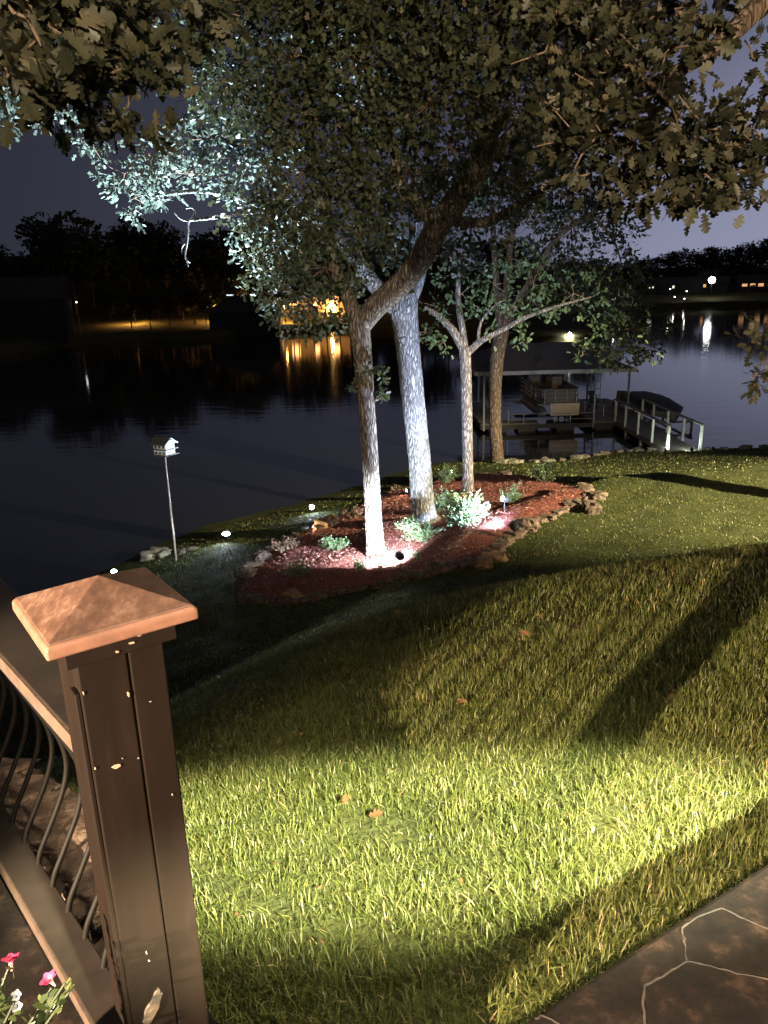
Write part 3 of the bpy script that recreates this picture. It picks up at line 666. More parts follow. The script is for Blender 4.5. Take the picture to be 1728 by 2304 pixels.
# overhanging oak just left of the frame: its leafy branch hangs into the top left corner
mb = MB()
bl = np.array([-6.2, 4.2, float(zg(-6.2, 4.2))])
limb(mb, [bl-[0,0,.2], bl+[.02,0,.4], bl+[.1,.1,2.5], bl+[.3,.1,4.5], bl+[.9,.2,6.2]], [.36,.28,.23,.2,.17], 18, .03, .02, world=True)
limb(mb, [bl+[.3,.1,4.4], aty(-300,20,4.6), aty(-60,20,4.6), aty(110,40,4.7), aty(230,110,4.9), aty(290,230,5.0), aty(225,265,5.0)], [.14,.09,.05,.035,.022,.012,.005], 8, .02, .03, world=True)
limb(mb, [aty(-60,20,4.6), aty(40,90,3.9), aty(60,150,3.6)], [.03,.015,.006], 6, .02, .03, world=True)
limb(mb, [aty(110,40,4.7), aty(170,170,4.9), aty(230,300,5.0)], [.02,.012,.004], 6, .02, .03, world=True)
TL = px_blobs([(60,20,4.4,.3,1.4),(150,60,4.7,.32,1.4),(240,110,4.9,.3,1.5),(200,180,4.9,.3,1.5),(270,210,5,.24,1.5),(120,130,4.7,.28,1.3),(300,50,5.3,.35,1.3),(240,260,5,.16,1.6),(180,240,4.9,.16,1.3),
  (20,110,3.4,.16,2.2),(60,40,3.3,.16,1.8),(10,150,3.3,.12,2),(330,130,5.6,.25,1.2),(20,-60,4.2,.5,1.2),(180,-60,4.8,.5,1.2),(350,-30,5.5,.5,1)])
tree('oak_tree', 'overhanging oak at the left whose near leaves hang into the top left corner', mb, TL, .125, 'oak', M['leaf_near'], M['bark'], bl, dens=5., per_twig=7, twig_r=.13)

# overhanging oak just right of the frame
mb = MB()
br = np.array([6.6, 6.8, float(zg(6.6, 6.8))])
limb(mb, [br-[0,0,.2], br+[0,0,.4], br+[-.1,0,2.5], br+[-.2,0,4.5], br+[-.6,0,7]], [.4,.31,.26,.23,.17], 18, .03, .02, world=True)
limb(mb, [br+[-.2,0,4.2], aty(1900,-120,6.4), aty(1740,-10,6.2), aty(1640,80,6.0), aty(1560,140,5.9), aty(1440,200,5.8), aty(1330,260,5.7)], [.15,.10,.08,.065,.05,.03,.012], 9, .02, .03, world=True)
limb(mb, [aty(1640,80,6), aty(1560,40,6), aty(1480,20,6)], [.05,.03,.012], 7, .02, .03, world=True)
limb(mb, [aty(1440,170,5.6), aty(1480,205,5.4), aty(1510,240,5.3), aty(1530,300,5.3)], [.014,.016,.012,.005], 6, .02, .03, world=True)
limb(mb, [aty(1480,205,5.4), aty(1510,165,5.4), aty(1525,145,5.4)], [.010,.008,.004], 6, .02, .03, world=True)
limb(mb, [aty(1485,212,5.4), aty(1445,222,5.4), aty(1425,220,5.4)], [.010,.007,.004], 6, .02, .03, world=True)
limb(mb, [br+[-.2,0,1.9], aty(1900,760,8.2), aty(1760,790,8.3), aty(1700,830,8.4)], [.06,.04,.02,.008], 7, .02, .03, world=True)
TR = px_blobs([(1400,340,5.6,.38),(1480,360,5.6,.38),(1560,370,5.6,.38),(1640,350,5.7,.38),(1710,330,5.7,.34),(1340,310,5.7,.36),(1410,270,5.7,.36),(1500,290,5.6,.34),(1590,290,5.6,.34),(1670,270,5.8,.32),(1480,420,5.5,.2),(1560,420,5.5,.16,1.4),(1420,410,5.6,.16),
  (1650,390,5.6,.16),(1330,390,5.8,.24),(1350,220,5.9,.36),(1420,150,5.9,.36,.9),(1500,110,5.9,.3,.8),(1300,150,6.1,.36,.8),(1380,70,6.1,.4,.8),(1480,30,6,.35,.7),(1250,60,6.3,.4,.8),(1560,30,6.1,.25,.7),(1690,110,6.4,.16,.8),(1280,240,6,.34),
  (1700,770,8.4,.22,.6),(1725,820,8.4,.24,.6),(1690,850,8.4,.16,.6),(1740,760,8.4,.3,.6),(1400,-80,6.2,.6,.8),(1550,-100,6.2,.6,.8)])
tree('oak_tree', 'overhanging oak at the right whose dull brown leaves fill the upper right', mb, TR, .118, 'oak', M['leaf_near'], M['bark_dark'], br, dens=5., per_twig=7, twig_r=.15)

mb = MB(); bo = np.array([13.6, 14.9, float(zg(13.6, 14.9))])  # out-of-view oak added to cast the shadow band on the right lawn
limb(mb, [bo-[0,0,.2], bo+[0,0,.4], bo+[.1,0,3], bo+[.3,.1,6], bo+[.2,.3,9]], [.5,.36,.30,.26,.15], 16, .03, .02, world=True)
tree('oak_tree', 'unseen oak added beyond the right edge of the lawn to throw a long shadow', mb, [(*(bo+[dx_,dy_,dz_]), 1.3) for dx_,dy_,dz_ in ((0,0,10),(1.5,.5,9),(-1.0,.8,9.5),(.5,-1.2,9.3),(1.2,1.4,10.5),(0,1.5,11))], .17, 'simple', M['leaf'], M['bark_dark'], bo, dens=.8)

# ------------------------------------------------------------------ lamps helper
def spot(name, loc, target, power, col, size_deg, blend=.4, radius=.03, parent=None, scale=None, roll=0):
    L = bpy.data.lights.new(name, 'SPOT'); L.energy = power; L.color = col; L.spot_size = math.radians(size_deg); L.spot_blend = blend; L.shadow_soft_size = radius
    o = bpy.data.objects.new(name, L); C.objects.link(o)
    d = Vector(target)-Vector(loc); q = d.to_track_quat('-Z', 'Y') @ Matrix.Rotation(math.radians(roll), 3, 'Z').to_quaternion()
    o.location = loc; o.rotation_euler = q.to_euler()
    if scale: o.scale = scale
    if parent is not None: o.parent = parent
    return o
def point(name, loc, power, col, radius=.05, parent=None):
    L = bpy.data.lights.new(name, 'POINT'); L.energy = power; L.color = col; L.shadow_soft_size = radius
    o = bpy.data.objects.new(name, L); C.objects.link(o); o.location = loc
    if parent is not None: o.parent = parent
    return o
COOL, WARM = (.72, .84, 1.), (1., .80, .52)

def uplight(label, base, target, power, col, size, lens, h=.3, head=.07, blend=.4, group='ground spotlights in the garden'):
    """stake spotlight: stake, round hooded housing tilted to its target, bright lens"""
    t = thing('spotlight', label, 'spotlight', group, base)
    b = Vector(base); hp = b+Vector((0,0,h)); d = (Vector(target)-hp).normalized()
    MB().tube([b-Vector((0,0,.1)), hp-Vector((0,0,.05))], [.008,.014], 8).tube([hp-Vector((0,0,.07)), hp], [.02,.02], 8).build('stake', M['black'], t)
    hd = MB(); hd.lathe([(head*.45,-.11),(head*.8,-.09),(head,-.02),(head,.075),(head*.9,.075),(head*.9,.03),(0.001,.03)], hp, 18, d)
    hd.build('housing', M['black'], t, smooth=False)
    MB().lathe([(head*.86,.034),(head*.8,.044),(.001,.05)], hp, 16, d).build('lens', lens, t)
    spot('beam', tuple(hp+d*.09), target, power, col, size, blend, head*.6, t)
    return settle(t)

gb = lambda px, py: tuple(np.array([*on(px, py)[:2], float(zbed(*on(px, py)[:2]))]))
# front spotlight seen from behind, lighting the front trunk
p = gb(901, 1298); uplight('black spotlight at the front stone border aimed at the front oak trunk', p, (-.25, Y1-.1, g1[2]+.68), 4200, COOL, 100, M['lens_cool'], .33, .085, .75)
p = gb(1156, 1216); uplight('black spotlight at the right stone border tilted up into the trees', p, (1.3, Y2, 4.2), 5600, (.52,.66,1.), 112, M['lens_cool'], .32, .095, .7)
p = gb(1134, 1168); uplight('black spotlight in the mulch with its lens showing beside the bright green shrub', p, tuple(np.array(gb(1046,1200))+[0,0,.95]), 1300, (.86,1.,.74), 92, M['lens_cool'], .34, .075)
p = gb(690, 1206); uplight('small warm spotlight at the left rear edge of the bed lighting tan rocks', p, (p[0]+.9, p[1]+.2, p[2]+.2), 26, WARM, 120, M['lens_warm'], .16, .06)
p = gb(918, 1122); uplight('small warm spotlight between the front and the thick trunks', p, (p[0]-.6, p[1]-.6, p[2]+.1), 16, WARM, 120, M['lens_warm'], .14, .055)
# shore lamps
def shore_light(label, px, py, power, target=None, r=.075, lens=None, size=150):
    q = on(px, py); b = (q[0], q[1], float(zg(q[0], q[1])))
    t_ = uplight(label, b, target or (b[0]+.2, b[1]-1.2, b[2]+.9), power, COOL, size, lens or M['lens_cool'], .15, r, .6, 'small lamps along the water edge')
    spot('ground_beam', (b[0]+.03, b[1]-.16, b[2]+.34), (b[0]+.2, b[1]-1.0, b[2]-.1), power*1.5, COOL, 150, .9, .05, t_); return settle(t_)
q2 = on(702, 1152); shore_light('bluish shore lamp behind the bed, left of the front trunk', 702, 1152, 40, None, .09)
q3 = on(259, 1300); shore_light('bluish shore lamp just above the post cap', 259, 1300, 50, None, .085)
shore_light('tiny shore lamp seen between the thick and the slim trunk', 1016, 1070, 8, None, .05)
# flood on the shore throwing cold light up into the limb over the lake
q = on(510, 1216); fb = (q[0], q[1], float(zg(q[0], q[1])))
fl_ = uplight('brightest bluish shore floodlight right of the birdhouse pole, aimed up at the limb', fb, tuple(aty(415, 365, Y2-.4)), 85000, (.66,.84,1.), 50, M['lens_cool'], .15, .13, .7, 'small lamps along the water edge')
spot('side_beam', (fb[0], fb[1]-.16, fb[2]+.34), (-5.4, 19.0, 1.6), 190, COOL, 160, .8, .06, fl_); settle(fl_)

# ------------------------------------------------------------------ border stones, rocks
def stones_along(pts, step, size, label, grp, name, mt, jitter=.3, zf=None, seed0=0, rnd=random.Random(3)):
    pts = [np.array(p) for p in pts]; seg = [np.linalg.norm(b-a) for a, b in zip(pts[:-1], pts[1:])]; tot = sum(seg); d = 0; k = 0
    while d < tot:
        dd = d; i = 0
        while i < len(seg)-1 and dd > seg[i]: dd -= seg[i]; i += 1
        p = pts[i]+(pts[i+1]-pts[i])*min(1, dd/seg[i]); s = size*rnd.uniform(.65, 1.35)
        p = p+np.array([rnd.uniform(-jitter, jitter), rnd.uniform(-jitter, jitter)])*size
        z = float(zg(p[0], p[1]))
        o = MB().rock((0,0,0), (s*.62, s*.48, s*.27), rnd.uniform(0, 6.28), seed0+k).build(name, mt)
        o.location = (p[0], p[1], z+s*.14); tag(o, label, 'stone', grp)
        k += 1; d += step*rnd.uniform(.75, 1.25)
frontpts = [BED[i] for i in range(0, 14)]
stones_along(frontpts, .23, .24, 'rough brown fieldstone in the border along the front of the mulch bed', 'border stones around the mulch bed', 'border_stone', M['stone'], .12)
stones_along([BED[i] for i in range(14, 19)], .5, .28, 'rough brown fieldstone in the shadowed rear border of the mulch bed', 'border stones at the back of the bed', 'border_stone', M['stone'], .25, seed0=100)
stones_along([BED[i] for i in (19,20,21,22,23,0)], .36, .32, 'rough brown fieldstone in the left border of the mulch bed', 'border stones at the left end of the bed', 'border_stone', M['stone'], .2, seed0=200)
for i, (px, py, s, lab) in enumerate([(1112,1262,.36,'orange tan flat rock at the right bend of the stone border'),(1090,1274,.34,'small orange tan rock beside the larger tan one'),(660,1352,.30,'pale yellowish rock in the left front stone border'),(735,1196,.5,'large tan rock lit warm at the rear left of the bed'),(585,1258,.34,'pinkish boulder at the left end of the bed'),(1345,1122,.36,'pale rock at the far right tip of the bed'),(1330,1150,.45,'large grey rock at the right end of the border'),(1185,1192,.42,'grey boulder beside the right hand spotlight')]):
    q = on(px, py); o = MB().rock((0,0,0), (s*.62, s*.45, s*.33), i*1.3, 300+i).build('rock', M['stone_tan'] if i < 4 else M['stone'])
    o.location = (q[0], q[1], float(zbed(q[0], q[1]))+s*.15); tag(o, lab, 'rock')
sh_pts = [np.array(atz(px, py, .15)[:2]) for px, py in ((1130,1056),(1180,1048),(1240,1042),(1310,1030),(1380,1019),(1440,1015),(1490,1016))]
stones_along(sh_pts, .55, .34, 'pale shoreline rock in the row left of the gangway', 'rocks along the shoreline', 'shore_rock', M['riprap'], .45, seed0=400)
sh_pts = [np.array(atz(px, py, .15)[:2]) for px, py in ((1590,1016),(1640,1014),(1728,1012))]
stones_along(sh_pts, .9, .32, 'low shoreline rock right of the gangway', 'rocks right of the gangway', 'shore_rock', M['riprap'], .2, seed0=500)
for i, (px, py) in enumerate([(352,1245),(365,1250),(412,1248),(425,1247),(338,1252)]):
    q = atz(px, py, .2); o = MB().rock((0,0,0), (.28,.2,.12), i, 540+i).build('shore_rock', M['riprap'], smooth=True); o.location = (q[0], q[1], .22)
    tag(o, 'flat shore rock near the foot of the birdhouse pole', 'rock', 'rocks by the birdhouse pole')

# ------------------------------------------------------------------ shrubs and small plants
def shrub(label, px, py, r, h, leaf=.05, lm='leaf_shrub', dens=1., name='shrub', kind='simple', spiky=.35):
    q = on(px, py); b = np.array([q[0], q[1], float(zbed(q[0], q[1]))])
    t = thing(name, label, 'shrub', None, tuple(b)); st = MB(); Ps, Ds = [], []
    ns = int(34*dens*max(.5, r/.5))
    for i in range(ns):
        a = rng.uniform(0, 6.28); rr = r*rng.uniform(.1, 1.)**.6; hh = h*(1-.45*(rr/r)**2)*rng.uniform(.55, 1.15)
        tip = b+np.array([rr*math.cos(a), rr*math.sin(a), hh]); mid = b+np.array([rr*.45*math.cos(a), rr*.45*math.sin(a), hh*.6])
        st.tube([b+np.array([.03*math.cos(a), .03*math.sin(a), -.02]), mid, tip], [.007,.005,.002], 4, caps=False)
        n = int(22*dens)
        tt = rng.uniform(.35, 1., n)[:,None]; P = (1-tt)**2*b+2*tt*(1-tt)*mid+tt**2*tip+rng.normal(0, leaf*.55, (n,3))
        D = rng.normal(0, 1, (n,3)); D[:,2] += .7; D += np.array([math.cos(a), math.sin(a), 0])*.6
        Ps.append(P); Ds.append(D/np.linalg.norm(D, axis=1, keepdims=True))
    P = np.concatenate(Ps); D = np.concatenate(Ds)
    V, fl, sz, rv = leaves(P, D, leaf*rng.uniform(.7, 1.5, len(P)), kind)
    st.build('stems', M['twig'], t); mesh_np('foliage', V, fl, sz, M[lm], t, attr=rv)
    return settle(t)
shrub('big bright green shrub lit by the spotlight in the middle of the bed', 1046, 1200, .62, .80, .075, dens=1.5)
shrub('wide feathery green shrub left of the bright one', 945, 1232, .62, .55, .055, dens=1.3)
shrub('loose leafy shrub between the bright shrub and the thick trunk', 995, 1165, .50, .60, .06)
shrub('green shrub right of the bright one, next to the tall stalk', 1148, 1148, .42, .52, .055)
shrub('rounded grey green shrub left of the front trunk', 755, 1252, .36, .42, .05)
shrub('sparse olive shrub at the front left of the bed', 668, 1312, .42, .40, .05, dens=.9)
shrub('small bright green seedling at the foot of the front trunk', 808, 1300, .13, .22, .055, dens=.6)
shrub('low weed in the mulch beside the front spotlight', 855, 1300, .16, .12, .045, dens=.4)
shrub('low weed in the mulch right of the front trunk', 935, 1268, .22, .11, .045, dens=.5)
shrub('dry reddish brown shrub at the rear left of the bed', 640, 1252, .48, .32, .05, 'leaf_dry', .9)
shrub('dry brown shrub behind the front trunk on the left', 795, 1180, .45, .35, .05, 'leaf_dry', .7)
shrub('dark shrub at the foot of the slim trunk', 1008, 1098, .5, .62, .07, dens=.9)
shrub('dark bushy shrub at the rear right of the bed', 1225, 1092, .55, .65, .06, dens=1.)
shrub('low ivy at the foot of the front trunk', 858, 1262, .18, .14, .05, dens=.5)
shrub('small weed at the water edge behind the front trunk', 890, 1108, .28, .3, .06, 'leaf_dry', .5)
# tall seed stalk
q = gb(1181, 1132); t = thing('seed_stalk', 'tall thin dry seed stalk rising beside the right shrub', 'plant', None, q)
q = np.array(q); tip = aty(1169, 1082, q[1])
MB().tube([q, q*.5+tip*.5+[.02,0,.02], tip], [.012,.009,.005], 6).build('stem', M['twig'], t)
P = q+(tip-q)*rng.uniform(.5, 1, 60)[:,None]+rng.normal(0, .025, (60,3)); D = rng.normal(0, 1, (60,3)); D[:,2] += .8; D /= np.linalg.norm(D, axis=1, keepdims=True)
V, fl, sz, rv = leaves(P, D, np.full(60, .06), 'simple'); mesh_np('foliage', V, fl, sz, M['leaf_dry'], t, attr=rv); settle(t)  # this is the seed head, built from leaf shapes

# ------------------------------------------------------------------ birdhouse on a pole
q = on(396, 1262); yb = q[1]; t = thing('birdhouse', 'white two storey birdhouse with dark roof on a tall thin pole by the water', 'birdhouse', None, tuple(q))
tp = aty(371, 1022, yb); q = np.array(q)
MB().tube([q-[0,0,.2], q*.45+tp*.55], [.034,.032], 10).tube([q*.45+tp*.55, tp+[0,0,.05]], [.024,.022], 10).build('pole', M['pole'], t, smooth=True)
rz = math.radians(63); R = Matrix.Rotation(rz, 3, 'Z'); c = Vector(tp)
def loc(x, y, z): return c+R @ Vector((x, y, z))
body = MB()
w, dpt, hh = .34, .42, .30
body.box(loc(0,0,.16), (w, dpt, hh), rz)
gz = .16+hh/2
V = [loc(x, y, z) for x, z in ((-w/2,gz-.005),(w/2,gz-.005),(0,gz+.11)) for y in (-dpt/2, dpt/2)]
body.add(V, [(0,2,4),(1,5,3),(0,1,3,2),(0,4,5,1),(2,3,5,4)]); body.build('house_body', M['white'], t)
ro = MB()
for sgn in (-1, 1):
    a = loc(0,-dpt/2-.06,gz+.14); b_ = loc(sgn*(w/2+.09),-dpt/2-.06,gz-.03); c_ = loc(sgn*(w/2+.09),dpt/2+.06,gz-.03); d_ = loc(0,dpt/2+.06,gz+.14); up_ = Vector((0,0,.018))
    ro.add([a,b_,c_,d_,a+up_,b_+up_,c_+up_,d_+up_], [(0,1,2,3),(7,6,5,4),(0,4,5,1),(1,5,6,2),(2,6,7,3),(3,7,4,0)])
ro.build('roof', M['birdroof'], t)
for z in (.0, .155): MB().box(loc(0,0,z), (w+.16, dpt+.10, .016), rz).build('ledge', M['birdroof'], t)
for sgn in (-1, 1):
    for y in (-.13, 0, .13):
        for z in (.065, .225):
            MB().lathe([(.034,-.004),(.034,.004)], loc(sgn*(w/2+.002), y, z), 14, R @ Vector((sgn,0,0))).build('entrance_hole', M['hole'], t)
settle(t)

# ------------------------------------------------------------------ deck post
PC = Vector((-.442, 1.089, 0)); YAW = math.radians(36); RP = Matrix.Rotation(YAW, 3, 'Z')
def pl(x, y, z): return PC+RP @ Vector((x, y, z))
ZC = 7.019
t = thing('deck_post', 'dark brown boxed deck post with a copper pyramid cap, chipped paint', 'post', None, tuple(pl(0,0,6.0)))
hw = .066
mb = MB()
for sx, sy, wx, wy in ((0,-1,hw*2,.019),(0,1,hw*2,.019)):
    # front and back cladding in two boards with a narrow groove
    for k, (x0, x1) in enumerate(((-hw, .0085),(.0100, hw))):
        mb.box(pl((x0+x1)/2, sy*(hw-.0095), (5.98+ZC)/2-.02), (x1-x0, .019, ZC-5.98-.04), YAW)
mb.box(pl(-hw+.0095+.0, 0, (5.98+ZC)/2-.02), (.019, hw*2-.04, ZC-5.98-.04), YAW)
mb.box(pl(hw-.0095, 0, (5.98+ZC)/2-.02), (.019, hw*2-.04, ZC-5.98-.04), YAW)
mb.box(pl(0, 0, (5.98+ZC)/2-.03), (.10, .10, ZC-5.98-.06), YAW)
mb.build('post_body', M['post'], t, bevel=.003)
mb = MB()   # narrow strip down the left face
mb.box(pl(-hw-.004, -hw+.017, (5.98+ZC)/2-.045), (.008, .030, ZC-5.98-.09), YAW)
mb.build('corner_trim', M['post'], t, bevel=.002)
mb = MB(); ch = .034
for sy in (-1, 1): mb.box(pl(0, sy*(hw+.009), ZC-.022), (hw*2+.034, .016, ch), YAW)
for sx in (-1, 1): mb.box(pl(sx*(hw+.009), 0, ZC-.022), (.016, hw*2+.0015, ch), YAW)
mb.build('collar_trim', M['post'], t, bevel=.002)
# pyramid cap: skirt, slight lip, four facets
h2 = .1105; V = []
for r, z in ((h2-.012, -.004),(h2, -.004),(h2, .013),(h2-.004, .018)):
    V += [pl(x*r, y*r, ZC+z) for x, y in ((-1,-1),(1,-1),(1,1),(-1,1))]
V += [pl(0, 0, ZC+.062)]
Fs = [(3,2,1,0)]
for i in range(3):
    for k in range(4): Fs.append((i*4+k, i*4+(k+1)%4, (i+1)*4+(k+1)%4, (i+1)*4+k))
for k in range(4): Fs.append((12+k, 12+(k+1)%4, 16))
M['lit_copper_rim'] = noise_col(mat('lit_copper_rim', (.4,.17,.08), .5, .1), [(.3,(.075,.034,.022)),(.7,(.125,.060,.041))], 30, 6, bump=.15, bscale=60, dist=.002)  # lighter than the cap top: light on the rim is put into the colour
rim = [f for f in Fs if max(f) < 16]; topf = [f for f in Fs if max(f) == 16]
cap_o = MB().add(V[:16]+[pl(0,0,ZC+.014)], rim+[(12+k, 12+(k+1)%4, 16) for k in range(4)]).build('post_cap', M['lit_copper_rim'], t, bevel=.003)
h3 = h2-.0055
V3 = [pl(x*h3, y*h3, ZC+.0165) for x, y in ((-1,-1),(1,-1),(1,1),(-1,1))]+[pl(x*h3, y*h3, ZC+.0195) for x, y in ((-1,-1),(1,-1),(1,1),(-1,1))]+[pl(0,0,ZC+.063)]
MB().add(V3, [(3,2,1,0)]+[(k, (k+1)%4, 4+(k+1)%4, 4+k) for k in range(4)]+[(4+k, 4+(k+1)%4, 8) for k in range(4)]).build('cap_top', M['copper'], t, bevel=.0015)
# worn knots and chips in the paint
chip = noise_col(mat('bare_wood_chip', (.5,.36,.26), .8), [(.3,(.10,.07,.05)),(.7,(.24,.18,.135))], 60)
knot = noise_col(mat('worn_knot', (.17,.11,.075), .6), [(.35,(.012,.008,.006)),(.5,(.035,.023,.016)),(.66,(.085,.058,.042))], 26, 8, .7, bump=.6, bscale=40, dist=.004)
mb = MB(); R2 = random.Random(5)
fy = -hw-.0004
def blob(x, z, a, b2, tilt=0, face=fy, n=11, th=.0012):
    pts = []
    for k in range(n):
        an = 6.283*k/n; r = R2.uniform(.65, 1.15); px_ = a*r*math.cos(an); pz_ = b2*r*math.sin(an)
        pts.append((x+px_*math.cos(tilt)-pz_*math.sin(tilt), z+px_*math.sin(tilt)+pz_*math.cos(tilt)))
    b = [pl(p[0], face-th, p[1]) for p in pts]+[pl(p[0], face, p[1]) for p in pts]
    mb.add(b, [tuple(range(n))]+[(i, i+n, (i+1)%n+n, (i+1)%n) for i in range(n)])
for x, z, a, b2 in ((-.031,6.79,.0068,.0034),(.002,6.905,.0022,.0045),(.004,6.79,.0016,.0008),(.034,6.88,.0015,.0009),(-.02,6.80,.001,.001),(.05,6.70,.001,.002),(-.027,6.42,.0009,.004),(-.025,6.40,.0009,.002)): blob(x, z, a, b2)
for z in (6.93,6.80): blob(-hw+.004, z, .0009, .003)
for x in (-.01,.012,.025): blob(x, ZC-.022+R2.uniform(-.01,.008), R2.uniform(.0015,.0045), .002, face=-hw-.0172)
mb.build('paint_chips', chip, t)
for a_ in ((-.031, 6.30, .012, .040, -.5, 16, .004), (.040, 6.10, .019, .026, .2, 16, .007), (.031, 6.18, .004, .04, .25, 12, .0012)):
    mb = MB(); blob(a_[0], a_[1], a_[2], a_[3], a_[4], n=a_[5], th=a_[6]); mb.build('worn_knot', knot, t, bevel=.001)
settle(t)
# rough stone under the post
for i, (x, y, s) in enumerate(((.085,-.05,.12),(.02,-.11,.09),(-.1,-.09,.1))):
    p_ = pl(x, y, 6.01); o = MB().rock((0,0,0), (s*.55, s*.5, s*.32), i, 600+i).build('footing_stone', M['stone'], smooth=True); o.location = p_
    tag(o, ['stone wedged at the right foot of the deck post', 'flat stone at the front foot of the deck post', 'stone at the left foot of the deck post'][i], 'stone')

# flat stones of the ledge outside the railing
M['ledge'] = noise_col(mat('ledge_stone', (.3,.2,.14), .9), [(.3,(.03,.019,.014)),(.5,(.085,.055,.040)),(.68,(.26,.185,.14))], 13, 9, .78, bump=.9, bscale=40, dist=.012)
LQ = [Vector(atz(px, py, 6.03)) for px, py in ((240,1990),(205,1905),(150,1872),(95,1835),(30,1795),(-40,1745))]
for i, p_ in enumerate(LQ):
    o = MB().rock((0,0,0), (.085+.02*(i%3), .10, .032), 2.3+.1*i, 640+i).build('ledge_stone', M['ledge']); o.location = p_-Vector((0,0,.012))
    tag(o, 'flat weathered stone in the ledge outside the deck railing', 'stone', 'ledge stones outside the railing')
for i, (px, py, s0) in enumerate(((130,1905,.05),(180,1950,.06),(192,2010,.05),(165,2070,.045),(205,2062,.05),(60,1850,.045),(178,2110,.04))):
    o = MB().rock((0,0,0), (s0*.6, s0*.5, s0*.35), i*1.1, 660+i).build('ledge_pebble', M['ledge']); o.location = Vector(atz(px, py, 6.02))
    tag(o, 'small loose stone lying on the ledge beneath the balusters', 'stone', 'loose stones on the ledge')

# ------------------------------------------------------------------ deck railing with belly balusters
rd = Vector((math.cos(math.radians(131.5)), math.sin(math.radians(131.5)), 0)); rn = Vector((rd.y, -rd.x, 0))   # rn points outward over the ledge
r0 = Vector(pl(-.02, hw+.010, 0)); r0.z = 0
t = thing('deck_railing', 'deck railing with flat brown top rail and bowed black iron balusters', 'railing', None, tuple(r0+Vector((0,0,6.0))))
RL = 2.6
def rp(s, off, z): return r0+rd*s+rn*off+Vector((0,0,z))
MB().bar(rp(0,.037,6.752), rp(RL,.037,6.752), .136, .036).build('top_rail', M['rail_wood'], t, bevel=.003)
M['worn_lit'] = noise_col(mat('worn_lit_rail_edge', (.2,.13,.09), .7), [(.3,(.020,.011,.0070)),(.7,(.050,.029,.019))], 24, 7, .7, bump=.3, bscale=50, dist=.003)  # bare edge strip; the light falling on it is put into the paler colour
MB().bar(rp(0,-.033,6.752), rp(RL,-.033,6.752), .005, .033).build('worn_lit_edge', M['worn_lit'], t)
MB().bar(rp(0,.01,6.717), rp(RL,.01,6.717), .04, .032).build('under_rail', M['rail_wood'], t, bevel=.002)
MB().bar(rp(0,-.029,6.072), rp(RL,-.029,6.072), .076, .042).build('bottom_rail', M['rail_wood'], t, bevel=.003)
MB().bar(rp(0,-.069,6.074), rp(RL,-.069,6.074), .005, .036).build('worn_lit_edge', M['worn_lit'], t)
s_ = .10
while s_ < RL-.03:
    # short drop, long outward belly, back to the outer edge of the bottom rail
    prof = [(6.71,.010),(6.65,.018),(6.57,.042),(6.48,.082),(6.40,.108),(6.33,.110),(6.26,.088),(6.18,.045),(6.125,.014),(6.088,.002)]
    P, r = smooth_path([rp(s_, o_, z) for z, o_ in prof], [.0072]*len(prof), 5)
    MB().tube(P, r, 8).build('baluster', M['iron'], t, smooth=True)
    s_ += .105
settle(t)

# ------------------------------------------------------------------ petunias
base = Vector((-.68, .76, 6.0)); t = thing('flower_pot', 'dark round flower pot standing on the patio at the lower left', 'pot', None, tuple(base))
MB().lathe([(.11,0),(.13,.02),(.165,.24),(.175,.25),(.175,.275),(.155,.275),(.145,.235),(.001,.235)], base, 24).build('pot_body', M['pot'], t, smooth=False); settle(t)
t = thing('petunia', 'petunia with pink and white trumpet flowers at the lower left corner', 'flower', None, tuple(base+Vector((0,0,.235))))
st = MB(); Ps, Ds, Ss = [], [], []; fl_sp = []
def fpos(px, py, D_=1.16):
    d = ray(px, py); return CAM+d*(D_/(d@FW))
b0 = np.array(base)+[0,0,.23]
heads = [(24,2158,'p',(-.1,.3,.9)),(110,2202,'p',(-.35,-.1,.93)),(36,2240,'w',(.2,-.5,.8)),(38,2265,'w',(.3,-.6,.6)),(-30,2190,'p',(-.2,0,1)),(-40,2260,'w',(0,0,1))]
stems = [(24,2165),(116,2222),(36,2246),(40,2272),(146,2212),(168,2214),(8,2200),(75,2290),(20,2290),(120,2260),(100,2300),(-30,2200),(-40,2270)]
for px, py in stems:
    tip = fpos(px, py); mid = b0*.45+tip*.55+np.array([0,0,.02]); st.tube([b0+rng.normal(0,.03,3)*[1,1,0], mid, tip], [.004,.003,.002], 6, caps=False)
    n = 26; tt = rng.uniform(.3, .98, n)[:,None]; Ps.append((1-tt)**2*b0+2*tt*(1-tt)*mid+tt**2*tip+rng.normal(0,.004,(n,3)))
    D = rng.normal(0,1,(n,3)); D[:,2] += .5; Ds.append(D); Ss.append(rng.uniform(.012,.030,n))
V, fl, sz, rv = leaves(np.concatenate(Ps), np.concatenate(Ds), np.concatenate(Ss), 'simple')
st.build('stems', M['leaf_petunia'], t); mesh_np('foliage', V, fl, sz, M['leaf_petunia'], t, attr=rv)
